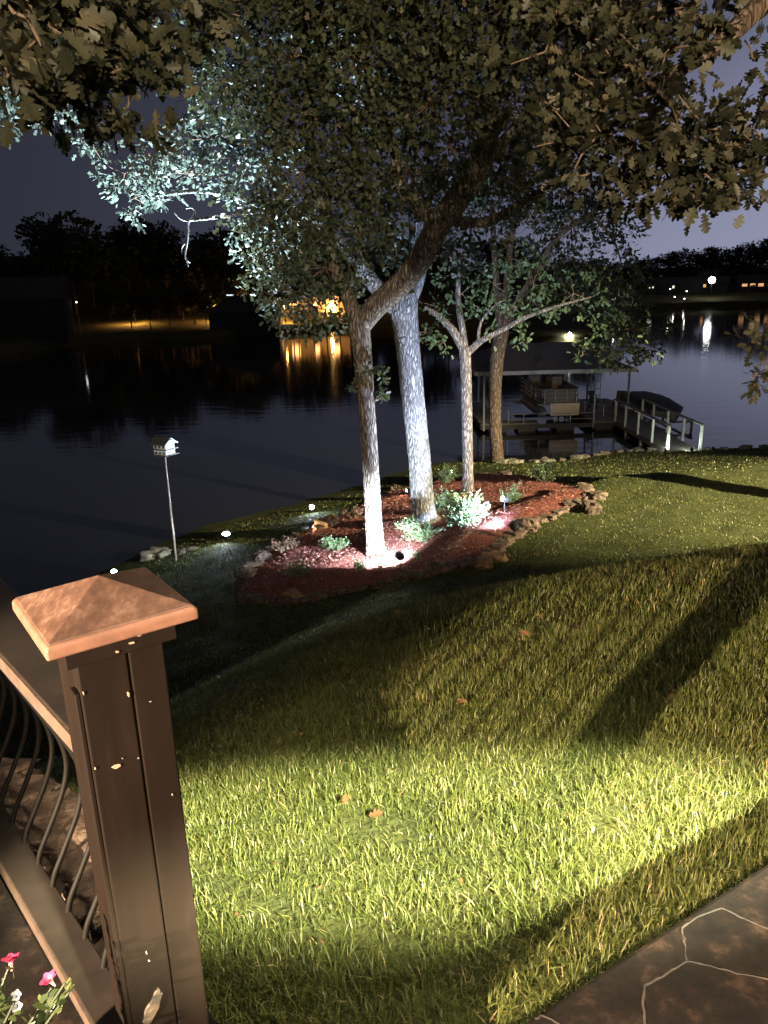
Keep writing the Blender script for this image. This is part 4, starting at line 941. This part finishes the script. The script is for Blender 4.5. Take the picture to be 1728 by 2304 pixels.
for px, py, c_, ax in heads:
    p_ = Vector(fpos(px, py)); Q = Vector(ax).normalized().to_track_quat('Z', 'Y').to_matrix(); s_ = .0115 if c_ == 'p' else .007
    V, Fq, rv = [], [], []; nr = 20
    for i, (rr, zz) in enumerate(((.14,-1.5),(.2,-.9),(.34,-.3),(.62,.05),(1.05,.22))):
        for k in range(nr):
            an = 6.283*k/nr; lob = 1+(.16*math.cos(5*an) if i == 4 else .05*math.cos(5*an) if i == 3 else 0); zz2 = zz+(.1*math.cos(5*an+1) if i == 4 else 0)
            V.append(p_+Q @ Vector((rr*lob*math.cos(an), rr*lob*math.sin(an), zz2))*s_); rv.append(1. if i < 2 else .75 if i == 2 else .2)
    for i in range(4):
        for k in range(nr): Fq += [i*nr+k, i*nr+(k+1)%nr, (i+1)*nr+(k+1)%nr, (i+1)*nr+k]
    mesh_np('flower', [tuple(v) for v in V], Fq, [4]*(len(Fq)//4), M['petal' if c_ == 'p' else 'petal_white'], t, attr=rv, smooth=True)
settle(t)

# ------------------------------------------------------------------ dry leaves on the lawn
for i, (px, py, s, lab) in enumerate([(828,1858,.06,'curled brown oak leaf lying in the brightest grass'),(780,1835,.05,'small tan leaf beside the curled brown one'),(1052,1598,.06,'yellow tan leaf in the lawn centre'),(1280,1422,.10,'pale dry leaf on the lawn below the bed'),(1498,1592,.045,'pale pinkish leaf on the right side of the lawn'),(1190,1448,.07,'pair of folded dry leaf pieces near the pale leaf'),(905,1385,.1,'dry leaf lying on the dark slope below the bed'),(1512,1985,.045,'round light green weed leaf near the patio edge')]):
    q = on(px, py); P = np.array([[0,0,0.]]); V, fl, sz, rv = leaves(P, np.array([[math.cos(i*1.7), math.sin(i*1.7), .25]]), np.array([s]), 'oak' if i < 7 else 'simple', 1.5)
    o = mesh_np('fallen_leaf', V, fl, sz, M['dry'] if i < 7 else M['leaf_shrub'], attr=np.full(len(V), rng.random())); o.location = (q[0], q[1], float(zg(q[0], q[1]))+.045); tag(o, lab, 'leaf')

for i in range(16):
    px, py = random.uniform(450, 1700), random.uniform(1330, 2150); q = on(px, py)
    if in_poly(np.array([q[0]]), np.array([q[1]]), PATIO)[0]: continue
    V, fl, sz, rv = leaves(np.zeros((1,3)), np.array([[math.cos(i), math.sin(i), random.uniform(-.2,.4)]]), np.array([random.uniform(.015,.03)]), 'simple', 1.2)
    o = mesh_np('leaf_scrap', V, fl, sz, M['dry'], attr=np.full(len(V), rng.random())); o.location = (q[0], q[1], float(zg(q[0], q[1]))+.035); tag(o, 'tiny scrap of dry leaf caught in the lawn grass', 'leaf', 'leaf scraps scattered over the lawn')

# ------------------------------------------------------------------ boat dock
DX0, DX1, DY0, DY1 = 5.2, 12.6, 38.5, 46.2
t = thing('boat_dock', 'roofed boat dock with grey shingle roof on thin steel posts over dark water', 'dock', None, (DX0, DY0, 0))
RZ = 3.05
ro = MB(); ov = .45; rx0, rx1 = DX0-ov, DX1+.1; ry0, ry1 = DY0-ov, DY1+ov; ym = (ry0+ry1)/2; zr = RZ+1.15
# hip roof shell
V = [(rx0,ry0,RZ+.1),(rx1,ry0,RZ+.1),(rx1,ry1,RZ+.1),(rx0,ry1,RZ+.1),(rx0+2.2,ym,zr),(rx1-2.2,ym,zr)]
V2 = [(x,y,z-.09) for x,y,z in V]
ro.add(V+V2, [(0,1,5,4),(1,2,5),(2,3,4,5),(3,0,4),(10,11,7,6),(11,8,7),(11,10,9,8),(10,6,9),(0,6,7,1),(1,7,8,2),(2,8,9,3),(3,9,6,0)])
ro.build('roof', M['dockroof'], t)
fa = MB()
fa.bar((rx0,ry0-.03,RZ+.03), (rx1,ry0-.03,RZ+.03), .04, .19); fa.bar((rx0-.03,ry0,RZ+.03), (rx0-.03,ry1,RZ+.03), .04, .19); fa.bar((rx1+.03,ry0,RZ+.03), (rx1+.03,ry1,RZ+.03), .04, .19)
fa.build('fascia', M['fascia'], t)
for x in (DX0+.05, DX0+.75, 10.9, 11.15, DX1): 
    for y in ((DY0, DY1) if x != 11.15 else (DY1-.6,)): MB().box((x, y, (RZ+.2)/2), (.09,.09,RZ-.2+.4-.2), 0).build('post', M['steel'] if x > 10 else M['fascia'], t)
dk = MB()
def planks(x0, x1, y0, y1, z, along='x', w=.14):
    if along == 'x':
        y = y0
        while y < y1-.02: dk.box(((x0+x1)/2, y+w/2, z), (x1-x0, w-.012, .04)); y += w
    else:
        x = x0
        while x < x1-.02: dk.box((x+w/2, (y0+y1)/2, z), (w-.012, y1-y0, .04)); x += w
planks(DX0-.1, 8.1, DY0, DY0+1.1, .42); planks(DX0-.1, DX0+1.0, DY0+1.2, DY1, .42); 
dk.build('deck_planks', M['dockwood'], t); dk = MB(); planks(10.9, 13.9, DY0-.1, DY1, .42)
planks(8.1, 10.9, DY1-1.0, DY1, .42)
dk.build('deck_planks', M['dockwood'], t)
fr = MB(); fr.bar((DX0-.1,DY0,.28), (13.9,DY0,.28), .05, .22); fr.bar((DX0-.1,DY0,.28), (DX0-.1,DY1,.28), .05, .22); fr.bar((10.9,DY0,.28), (10.9,DY1,.28), .05, .22); fr.bar((13.9,DY0,.28), (13.9,DY1,.28), .05, .22)
for x in (6,7.5,9.5,11.5,13): fr.box((x, DY0+.7, .08), (.9, 1.2, .36))
fr.build('float_frame', M['tarp'], t)
rl = MB()
rl.tube([(6.5,DY0-.02,.92),(10.9,DY0-.02,.92)], .022, 6); rl.tube([(6.5,DY0-.02,.62),(10.9,DY0-.02,.62)], .018, 6)
for x in (6.5,7.3,8.1,8.9,9.7,10.9): rl.tube([(x,DY0-.02,.42),(x,DY0-.02,.92+(.22 if x == 6.5 else 0))], .02, 6)
for a_, b_ in (((11.2,40.2),(11.9,40.2)),((11.2,40.2),(11.2,41.4))): 
    for z in (.75,1.05): rl.tube([(*a_,z),(*b_,z)], .02, 6)
    for e_ in (a_, b_): rl.tube([(*e_,.42),(*e_,1.05)], .02, 6)
rl.build('guard_rail', M['rail_metal'], t)
ld = MB()
for x in (12.3,12.9): ld.tube([(x,44.5,.42),(x,44.5,2.2)], .022, 6)
for z in (.9,1.3,1.7,2.15): ld.tube([(12.3,44.5,z),(12.9,44.5,z)], .018, 6)
ld.build('ladder', M['rail_metal'], t)
settle(t)
# gangway from the shore
t = thing('gangway', 'wooden gangway with pale posts and handrails running from the lawn out to the dock', 'gangway', None, (12.6, 31, .5))
dk = MB(); planks(11.98, 13.28, 30.9, 38.35, .5); dk.build('deck_planks', M['dockwood'], t)
fr = MB(); fr.bar((12.02,30.9,.36), (12.02,38.35,.36), .06, .22); fr.bar((13.24,30.9,.36), (13.24,38.35,.36), .06, .22)
for y in (32.6,34.6,36.8):
    for x in (12.05,13.2): fr.box((x, y, -.35), (.13,.13,1.4))
fr.build('joists', M['dockwood'], t)
M['post_pale'] = noise_col(mat('pale_post', (.48,.47,.45), .8), [(.3,(.38,.37,.35)),(.7,(.55,.54,.52))], 6)
for x in (11.95, 13.31):
    for y in (31.0, 32.9, 34.8, 36.7, 38.3): MB().box((x, y, 1.0), (.10,.10,1.08)).build('post', M['post_pale'], t)
for x in (11.95, 13.31): MB().bar((x,30.9,1.57), (x,38.4,1.57), .14, .045).build('handrail', M['dockwood'], t)
settle(t)
point_l = []
for (x, y, lab, pw) in ((11.78,30.75,'small bright lamp at the foot of the left gangway post',60),(12.75,30.45,'small cold lamp lying in the grass before the gangway',45),(13.75,30.7,'small white lamp right of the gangway foot',16)):
    z = max(float(zg(x, y)), .2); uplight(lab, (x, y, z), (x+.1, y+.7, z+.6), pw, (.85,1.,.82), 150, M['lens_cool'], .12, .055, .6, 'lamps at the gangway foot')

# pontoon boat under the roof
t = thing('pontoon_boat', 'pontoon boat with tan front panel parked under the dock roof', 'boat', None, (9.6, 39.6, 0))
bx0, bx1, by0, by1 = 8.85, 10.35, 39.3, 45.2
MB().box(((bx0+bx1)/2, by0+.06, .98), (bx1-bx0, .10, .66), taper=1.03).build('bow_panel', M['tan'], t, bevel=.03)
MB().box(((bx0+bx1)/2-.3, (by0+by1)/2, 1.24), (bx1-bx0+.7, by1-by0-.3, .10)).build('deck', M['boat_dark'], t)
for x in (bx0-.3, bx1-.25): 
    m_ = MB(); m_.lathe([(.02,0),(.18,.35),(.29,.8),(.29,5.4),(.05,5.6)], (x, by0+.1, .72), 14, (0,1,0)); m_.build('pontoon', M['alu'], t, smooth=True)
fc = MB()
for z in (1.36,1.58,1.80,2.0): fc.tube([(bx0-.55,by1-.4,z),(bx0-.55,by0+.5,z),(bx0-.3,by0+.12,z),(bx1-.15,by0+.12,z),(bx1+.05,by0+.5,z),(bx1+.05,by1-.4,z)], .022 if z < 2 else .03, 6)
for x in (bx0-.3,bx0+.25,bx0+.85,bx1-.15): fc.tube([(x,by0+.12,1.28),(x,by0+.12,2.0)], .022, 6)
for y in (40.5,41.8,43.2): 
    for x in (bx0-.55, bx1+.05): fc.tube([(x,y,1.28),(x,y,2.0)], .022, 6)
fc.build('fence_rail', M['rail_metal'], t)
pn = MB(); pn.box((bx0+.52, by0+.16, 1.66), (1.45, .03, .60)); pn.box((bx0-.53,42,1.66), (.03,4.2,.6)); pn.box((bx1+.03,42,1.66), (.03,4.2,.6)); pn.build('fence_panel', M['boat_dark'], t)
for c_, z_ in (((bx0-.1,40.6,1.75),(.6,1.5,.5)),((bx1-.35,40.6,1.75),(.55,1.5,.5)),((bx0-.05,43.6,1.95),(.6,.7,.9)),((bx1-.4,43.9,1.8),(.6,1.1,.6))): MB().box(c_, z_).build('seat', M['vinyl'], t, bevel=.06)
cn = MB(); cn.box((bx1-.55,42.4,1.85),(.65,.5,1.0), taper=.8); cn.build('console', M['vinyl'], t, bevel=.04)
ar = MB(); ar.tube([(bx0-.5,43.0,2.0),(bx0-.35,42.8,2.62),(bx1-1.1,42.8,2.68),(bx1-.85,43.0,2.62)], .03, 7); ar.tube([(bx0-.5,43.6,2.0),(bx0-.35,42.8,2.62)], .025, 7); ar.tube([(bx1-.85,43.0,2.62),(bx1-.6,43.3,2.0)], .03, 7); ar.build('tow_bar', M['rail_metal'], t)
settle(t)
# covered runabout on its lift right of the dock
t = thing('covered_boat', 'low boat under a dark cover on a lift right of the dock', 'boat', None, (14.9, 40.5, 0))
prof = [(0,.0,.02),(.5,.45,.16),(1.4,.95,.30),(2.8,1.1,.42),(4.2,1.1,.46),(5.6,1.0,.34),(6.1,.85,.22)]
V, Fq = [], []; nk = 13
for s_, hw_, hh_ in prof:
    for k in range(nk):
        a_ = math.pi*k/(nk-1); V.append((14.75-hw_*math.cos(a_), 37.6+s_*1.05, .92+hh_*math.sin(a_)*.95+.02*math.sin(k*2.1+s_*3)))
for i in range(len(prof)-1):
    for k in range(nk-1): Fq += [i*nk+k, i*nk+k+1, (i+1)*nk+k+1, (i+1)*nk+k]
mesh_np('boat_cover', V, Fq, [4]*(len(Fq)//4), M['tarp'], t, smooth=True)
hl = []; Fq = []
for s_, hw_, hh_ in prof:
    for x_, z_ in ((-hw_,.93),(-hw_*.8,.6),(0,.42),(hw_*.8,.6),(hw_,.93)): hl.append((14.75+x_*1.02, 37.58+s_*1.05, z_))
for i in range(len(prof)-1):
    for k in range(4): Fq += [i*5+k, (i+1)*5+k, (i+1)*5+k+1, i*5+k+1]
mesh_np('hull', hl, Fq, [4]*(len(Fq)//4), M['fascia'], t, smooth=True)
lf = MB()
for y in (38.3, 42.3): lf.bar((13.6,y,.35), (15.9,y,.35), .1, .1)
for x in (13.75, 15.8): lf.bar((x,37.9,.45), (x,43.6,.45), .12, .1)
for x in (13.6,15.9):
    for y in (38.3,42.3): lf.box((x,y,.2),(.1,.1,.6))
lf.build('lift_frame', M['rail_metal'], t); settle(t)
# two dark deck chairs on the dock
def chair(label, x, y, rz, z=.44):
    t = thing('deck_chair', label, 'chair', 'deck chairs on the dock', (x, y, z)); R_ = Matrix.Rotation(rz, 3, 'Z')
    f = lambda a, b, c_: Vector((x, y, z))+R_ @ Vector((a, b, c_))
    MB().bar(f(0,-.28,.38), f(0,.25,.28), .52, .03).build('seat', M['tarp'], t)
    MB().bar(f(0,.22,.28), f(0,.52,1.0), .54, .03).build('backrest', M['tarp'], t)
    for sx in (-1, 1):
        MB().bar(f(sx*.3,-.35,.56), f(sx*.3,.4,.54), .11, .025).build('armrest', M['tarp'], t)
        MB().bar(f(sx*.28,-.27,0), f(sx*.28,-.27,.55), .05, .07).build('leg', M['tarp'], t); MB().bar(f(sx*.28,.42,0), f(sx*.28,.2,.4), .05, .07).build('leg', M['tarp'], t)
    settle(t)
chair('dark deck chair left of the ladder on the dock', 12.15, 42.3, .5); chair('dark deck chair on the dock next to the covered boat', 13.25, 41.9, -.5)

# ------------------------------------------------------------------ far shore
def far_tree_variant(seed, h, w):
    r2 = np.random.default_rng(seed); bl = []
    n = 9
    for i in range(n):
        a = r2.uniform(0, 6.28); hh = r2.uniform(.42, .92); rr = w*.33*math.sqrt(max(.08, 1-((hh-.6)/.42)**2))
        bl.append((rr*math.cos(a)*r2.uniform(.3,1.2), rr*math.sin(a)*r2.uniform(.3,1.2), h*hh, w*r2.uniform(.17,.27)))
    bl.append((0,0,h*.62,w*.3))
    P, D = [], []
    for b in bl:
        m = 170; d = r2.normal(0,1,(m,3)); d /= np.linalg.norm(d,axis=1,keepdims=True)
        P.append(np.array(b[:3])+d*b[3]*r2.uniform(.45,1.08,(m,1))*[1,1,.85]); D.append(d+r2.normal(0,.6,(m,3)))
    P = np.concatenate(P); D = np.concatenate(D)
    return leaves(P, D, r2.uniform(.55,1.25,len(P))*w*.085, 'mid')
VAR = []
for i, (h, w) in enumerate(((16,11),(20,12),(14,12),(18,9))):
    t = thing('far_tree', 'x', 'tree', 'trees along the far shore', (0,0,0))
    mb = MB(); mb.tube([(0,0,-.5),(.1,0,h*.25),(0,.15,h*.5),(.2,0,h*.75)], [.34,.26,.2,.08], 8, .06)
    for k in range(5):
        a = k*1.3+i; mb.tube([(0,0,h*(.3+.06*k)),(math.cos(a)*w*.18, math.sin(a)*w*.18, h*(.45+.06*k)),(math.cos(a)*w*.33, math.sin(a)*w*.33, h*(.52+.07*k))], [.14,.09,.03], 6)
    mb.build('trunk', M['bark_dark'], t); V, fl, sz, rv = far_tree_variant(40+i, h, w); mesh_np('crown', V, fl, sz, M['leaf_dark'], t, attr=rv)
    VAR.append((t, h, w)); 
used = [False]*4; nft = 0
def far_tree(px, topy, e, label, v=None, wk=1., group=None):
    """tree behind the far waterline at pixel column px, e metres inland, height set by its top"""
    global nft
    p = far_at(px, e); dist = np.hypot(p[0], p[1]); topz = aty(px, topy, p[1])[2]
    v = nft % 4 if v is None else v; nft += 1
    root, h, w = VAR[v]; k = (topz-p[2])/(h*1.02); sc = (k*wk, k*wk, k)
    if not used[v]:
        used[v] = True; root.location = tuple(p); root.scale = sc; root.rotation_euler = (0,0,random.uniform(0,6.28)); root['label'] = label; r = root
    else: r = copy_thing(root, tuple(p), random.uniform(0, 6.28), sc, label)
    if group: r['group'] = group
    return r
LB = 'dark tree in the black treeline along the left far shore'; GB = 'treeline on the left far shore'
for i, (px, ty) in enumerate([(-330,540),(-270,530),(-210,545),(-150,535),(-95,548),(-50,560),(0,545),(48,562),(95,552),(140,505),(180,492),(222,512),(262,518),(305,508),(345,500),(388,512),(430,520),(470,528),(512,520),(552,512),(610,520),(660,515),(715,520),(770,515),(830,520),(890,525),(950,530),(1010,535)]):
    far_tree(px, ty+random.uniform(-4,4), 34+random.uniform(-4,10), LB, group=GB, wk=1.15)
for px in range(-330, 1010, 48): far_tree(px+random.uniform(-15,15), 585+random.uniform(-18,18), 44+random.uniform(0,8), 'low dark tree filling the left far shore below the treetops', group='understorey on the left far shore', wk=1.7)
far_tree(572, 492, 30, 'tall round topped tree standing above the left treeline', 0, .8, group=GB)
LR = 'dark tree in the treeline across the lake at the right'; GR = 'treeline on the right far shore'
for i, (px, ty) in enumerate([(1090,545),(1150,560),(1210,580),(1270,585),(1330,590),(1375,600),(1408,590),(1440,585),(1470,588),(1500,580),(1530,572),(1562,568),(1590,566),(1622,568),(1655,560),(1690,548),(1725,545),(1760,540),(1800,545),(1850,540),(1900,548),(1960,540)]):
    far_tree(px, ty-14+random.uniform(-7,7), 40+random.uniform(-6,14), LR, group=GR, wk=1.25)
for px in range(1400, 2000, 38): far_tree(px+random.uniform(-12,12), 600+random.uniform(-9,9), 36+random.uniform(0,8), 'low dark tree below the treetops of the right far shore', group='understorey on the right far shore', wk=1.9)
for px in range(1420, 2000, 45): far_tree(px, 628+random.uniform(-10,10), 30+random.uniform(0,8), 'low dark tree below the treetops of the right far shore', group='understorey on the right far shore', wk=1.8)
LN = 'low dark tree on the near side of the right far bank'
for px, ty in ((1300,640),(1240,640),(1180,640),(1120,640),(1060,630),(1690,640)): far_tree(px, ty, 10, LN, group='low trees on the right far bank', wk=1.3)
# lit grove on the far lawn
LG = 'slim tree of the orange lit grove on the far lawn'
for px, e_, ty in ((600,8,610),(628,10,600),(660,7,610),(672,11,600),(706,8,610),(735,10,600),(765,7,610),(790,9,600),(255,24,640),(300,7,655),(312,22,650),(343,5.5,650),(362,20,650),(386,7,645),(410,24,640),(418,16,655),(442,9,640),(467,6,645),(486,12,640),(502,9,640),(525,14,630),(560,20,610),(600,22,600),(645,24,600),(690,22,600)):
    far_tree(px, ty, e_, LG, group='grove on the far lawn', wk=.95)
# dark boathouse in front of the glow
def house(name, label, px, e, w, d, hwall, hroof, rz, wm, rm, windows=(), hip=False, wins=None):
    p = far_at(px, e); t = thing(name, label, 'house', None, tuple(p)); R_ = Matrix.Rotation(rz, 3, 'Z')
    f = lambda x, y, z: Vector(p)+R_ @ Vector((x, y, z))
    wb = MB(); V = [f(x, y, z) for z in (-1.2, hwall) for x, y in ((-w/2,-d/2),(w/2,-d/2),(w/2,d/2),(-w/2,d/2))]
    wb.add(V, [(4,5,6,7),(0,1,5,4),(1,2,6,5),(2,3,7,6),(3,0,4,7)])
    if not hip: wb.add([f(-w/2,-d/2,hwall),f(-w/2,d/2,hwall),f(-w/2,0,hwall+hroof),f(w/2,-d/2,hwall),f(w/2,d/2,hwall),f(w/2,0,hwall+hroof)], [(0,2,1),(3,4,5)])
    wb.build('wall', wm, t)
    o_ = .5; r_ = MB(); i_ = w*.3 if hip else -o_
    V = [f(-w/2-o_,-d/2-o_,hwall-.1),f(w/2+o_,-d/2-o_,hwall-.1),f(w/2+o_,d/2+o_,hwall-.1),f(-w/2-o_,d/2+o_,hwall-.1),f(-w/2+i_,0,hwall+hroof+.1),f(w/2-i_,0,hwall+hroof+.1)]
    r_.add(V+[v-Vector((0,0,.12)) for v in V], [(0,1,5,4),(2,3,4,5),(1,2,5),(3,0,4),(6,10,11,7),(8,11,10,9),(0,6,7,1),(1,7,8,2),(2,8,9,3),(3,9,6,0),(7,11,8),(9,10,6)])
    r_.build('roof', rm, t)
    for (x, z, ww, hh, mm) in windows:
        fr = MB().box(f(x,-d/2-.03,z), (ww+.16, .06, hh+.16), rz).build('window', wm, t); MB().box(f(x,-d/2-.075,z), (ww, .03, hh), rz).build('pane', mm, fr)
    bpy.context.view_layer.update(); settle(t)
    for ch in t.children:
        for g in ch.children: g.matrix_parent_inverse = Matrix.Identity(4)
    return t
dim = mat('dark_glass', (.02,.022,.025), .1)
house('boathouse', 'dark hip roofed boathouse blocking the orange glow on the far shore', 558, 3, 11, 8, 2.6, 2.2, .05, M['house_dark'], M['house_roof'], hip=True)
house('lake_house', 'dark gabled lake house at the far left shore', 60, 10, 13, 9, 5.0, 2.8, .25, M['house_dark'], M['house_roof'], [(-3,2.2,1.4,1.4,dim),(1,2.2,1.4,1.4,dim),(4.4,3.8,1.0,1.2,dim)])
house('lake_house', 'long orange lit house behind the boathouse on the far shore', 684, 22, 19, 8, 5.0, 2.4, -.06, M['house_wall'], M['house_roof'], [(-8.2,2.0,1.2,1.8,M['win_orange']),(-5.2,2.0,1.2,1.8,M['win_orange']),(-1,2.0,1.6,2.0,M['win_orange']),(3,2.0,1.2,1.8,M['win_orange']),(7,2.0,1.2,1.8,M['win_orange'])])
for lab, px, e_, w_, ws in (('white lit house right of the big lamp across the lake', 1520, 27, 12, [(-4,1.7,.6,.6,M['win_white']),(-1,1.7,.5,.7,M['win_white'])]),('small house with orange windows below the big lamp', 1588, 27, 10, [(-2.8,1.8,.7,.8,M['win_amber']),(-.8,1.8,.7,.8,M['win_amber'])]),('house with a row of orange windows at the right edge', 1716, 27, 13, [(-5,1.7,1.3,.7,M['win_amber']),(-3,1.7,1.3,.8,M['win_amber']),(-1,1.7,1.3,.8,M['win_amber']),(1.4,1.7,1.3,.7,M['win_amber'])]),('small house with one white window left of the big lamp', 1462, 27, 9, [(0,1.8,1.2,.5,M['win_white'])])):
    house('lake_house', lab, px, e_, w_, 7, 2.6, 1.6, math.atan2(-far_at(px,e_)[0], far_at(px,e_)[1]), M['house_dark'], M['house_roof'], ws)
# far lamps
ORG = (1., .50, .14)
def street_lamp(label, px, py, e, power, col, bulb, r=.25, name='street_lamp', bp_=None):
    p = far_at(px, e); q = aty(px, py, p[1]); q = np.array([q[0], p[1], q[2]]); base = np.array([q[0], q[1], p[2]])
    t = thing(name, label, 'lamp', 'lamps on the far shore', tuple(base))
    MB().tube([base-[0,0,.4], q-[0,0,.1]], [.09,.06], 8).build('pole', M['steel'], t)
    MB().lathe([(r*.3,-r),(r*.8,-r*.6),(r,0),(r*.8,r*.6),(.001,r)], q, 12).build('lamp_globe', bulb, t, smooth=True)
    if power and col == ORG: spot('glow', tuple(q-np.array([0,0,r*1.2])), tuple(q-np.array([0,0,5.])), power, col, 160, .5, r, t)
    elif power: point('glow', tuple(q-np.array([0,.0,.0])), power, col, r*1.3, t)
    return settle(t)
street_lamp('tall white lamp glaring over the right far shore', 1602, 630, 8, 40, (.95,.97,1.), emis('glaring_lamp', (.95,.97,1.), 30), .85)
street_lamp('white dock lamp across the water behind the boat dock roof', 1282, 753, 1, 300, (.9,.93,1.), M['bulb_white'], .22)
street_lamp('orange sodium lamp in the grove behind the boathouse', 640, 690, 5, 9000, ORG, M['bulb_orange'], .14)
street_lamp('orange sodium lamp in front of the long lit house', 612, 694, 13, 6000, (1,.50,.141), M['bulb_orange'], .2)
street_lamp('orange sodium lamp at the right end of the long lit house', 745, 694, 13, 5000, (1,.50,.141), M['bulb_orange'], .18)
street_lamp('orange yard lamp just left of the dark boathouse', 478, 690, 11, 6000, (1,.50,.141), emis('shaded_sodium', (1,.42,.08), 4), .1)
street_lamp('orange yard lamp at the left end of the lit lawn', 300, 693, 14, 9000, ORG, emis('shaded_sodium', (1,.42,.08), 3), .1)
street_lamp('pinkish lamp low on the far shore between the front trunks', 855, 778, .6, 60, (1,.75,.6), emis('pink_lamp', (1,.72,.55), 60), .2)
street_lamp('small white lamp by the dark house on the left shore', 172, 680, 6, 3, (1,1,1), emis('dim_lamp', (1,1,1), 5), .12)
for px, py, lab in ((1508,650,'small white yard lamp furthest left of the big far lamp'),(1545,655,'tiny white yard lamp just left of the big far lamp'),(1540,672,'low white lamp at the waterline below the big far lamp'),(1494,686,'pair of low white lights near the water at the right'),(1518,668,'faint yard lamp beside the white lit house'),(1385,672,'small pinkish lamp behind the water edge oak')):
    street_lamp(lab, px, py, 2.5, 6, (1,.95,.85), emis('yard_lamp', (1,.93,.8), 14), .13, 'yard_lamp')

# ------------------------------------------------------------------ house lamps behind the camera (they light the lawn, the post and the leaves)
HW = (1., .66, .40)
def wall_lamp(label, loc_, target, power, col, size, blend, radius, scale=None, roll=0):
    t = thing('wall_lamp', label, 'lamp', 'floodlights on the house wall', tuple(loc_)); p_ = Vector(loc_); d = (Vector(target)-p_).normalized()
    MB().lathe([(.03,-.16),(.06,-.12),(.075,-.02),(.075,.05),(.066,.05),(.066,.01),(.001,.01)], p_, 16, d).build('housing', M['black'], t)
    MB().box(p_-d*.16, (.1,.1,.1)).build('bracket', M['black'], t)
    spot('beam', tuple(p_+d*.07), target, power, col, size, blend, radius, t, scale, roll); return settle(t)
wall_lamp('floodlight high on the house wall lighting the trees', (2.0, -9, 9.4), (0, 14, 12.2), 15000, (1., .80, .56), 58, 1., .12)
wall_lamp('floodlight on the house wall lighting the lawn beside the patio', (1.9, -2.2, 9.0), (.08, 2.40, 5.5), 26000, (1.,.96,.62), 30, .5, .08, (1.05, .19, 1), -9)
wall_lamp('low floodlight on the house corner throwing long shadows over the slope', (-2.55, -1.55, 7.4), (2.6, 2.6, 5.6), 8200, (1.,.75,.48), 52, .3, .028)
wall_lamp('warm floodlight at the far right of the yard', (21, 7.6, 9.0), (10.8, 17.4, 1.6), 110000, (1.,.86,.52), 52, .8, .05)

t = thing('fill_lamp', 'small round lamp added above the patio edge as fill light', 'lamp', None, (1.4, .2, 10.42))  # added lamp lifting the dark grass beside the patio
MB().lathe([(.09,0),(.09,.05),(.06,.08),(.02,.09)], (1.4,.2,10.42), 18).build('housing', M['white'], t)
spot('beam', (1.4,.2,10.40), (.15, 1.9, 5.5), 1500, (1.,.84,.56), 38, .9, .08, t); settle(t)
# glowing panel added behind the patio: warm soft fill over the lawn edge
t = thing('fill_panel', 'wide warm glowing panel added above the patio as fill light', 'window', None, (1.5, -7.5, 10.2))
MB().box((1.5,-7.5,10.9), (3.2,.08,1.6)).build('pane', emis('warm_fill', (1.,.74,.48), 50), t)
fr = MB()
for x in (-.14, 1.5, 3.14): fr.box((x,-7.47,10.9), (.08,.1,1.76))
for z in (10.06, 11.74): fr.box((1.5,-7.47,z), (3.36,.11,.08))
fr.build('frame', M['white'], t); settle(t)
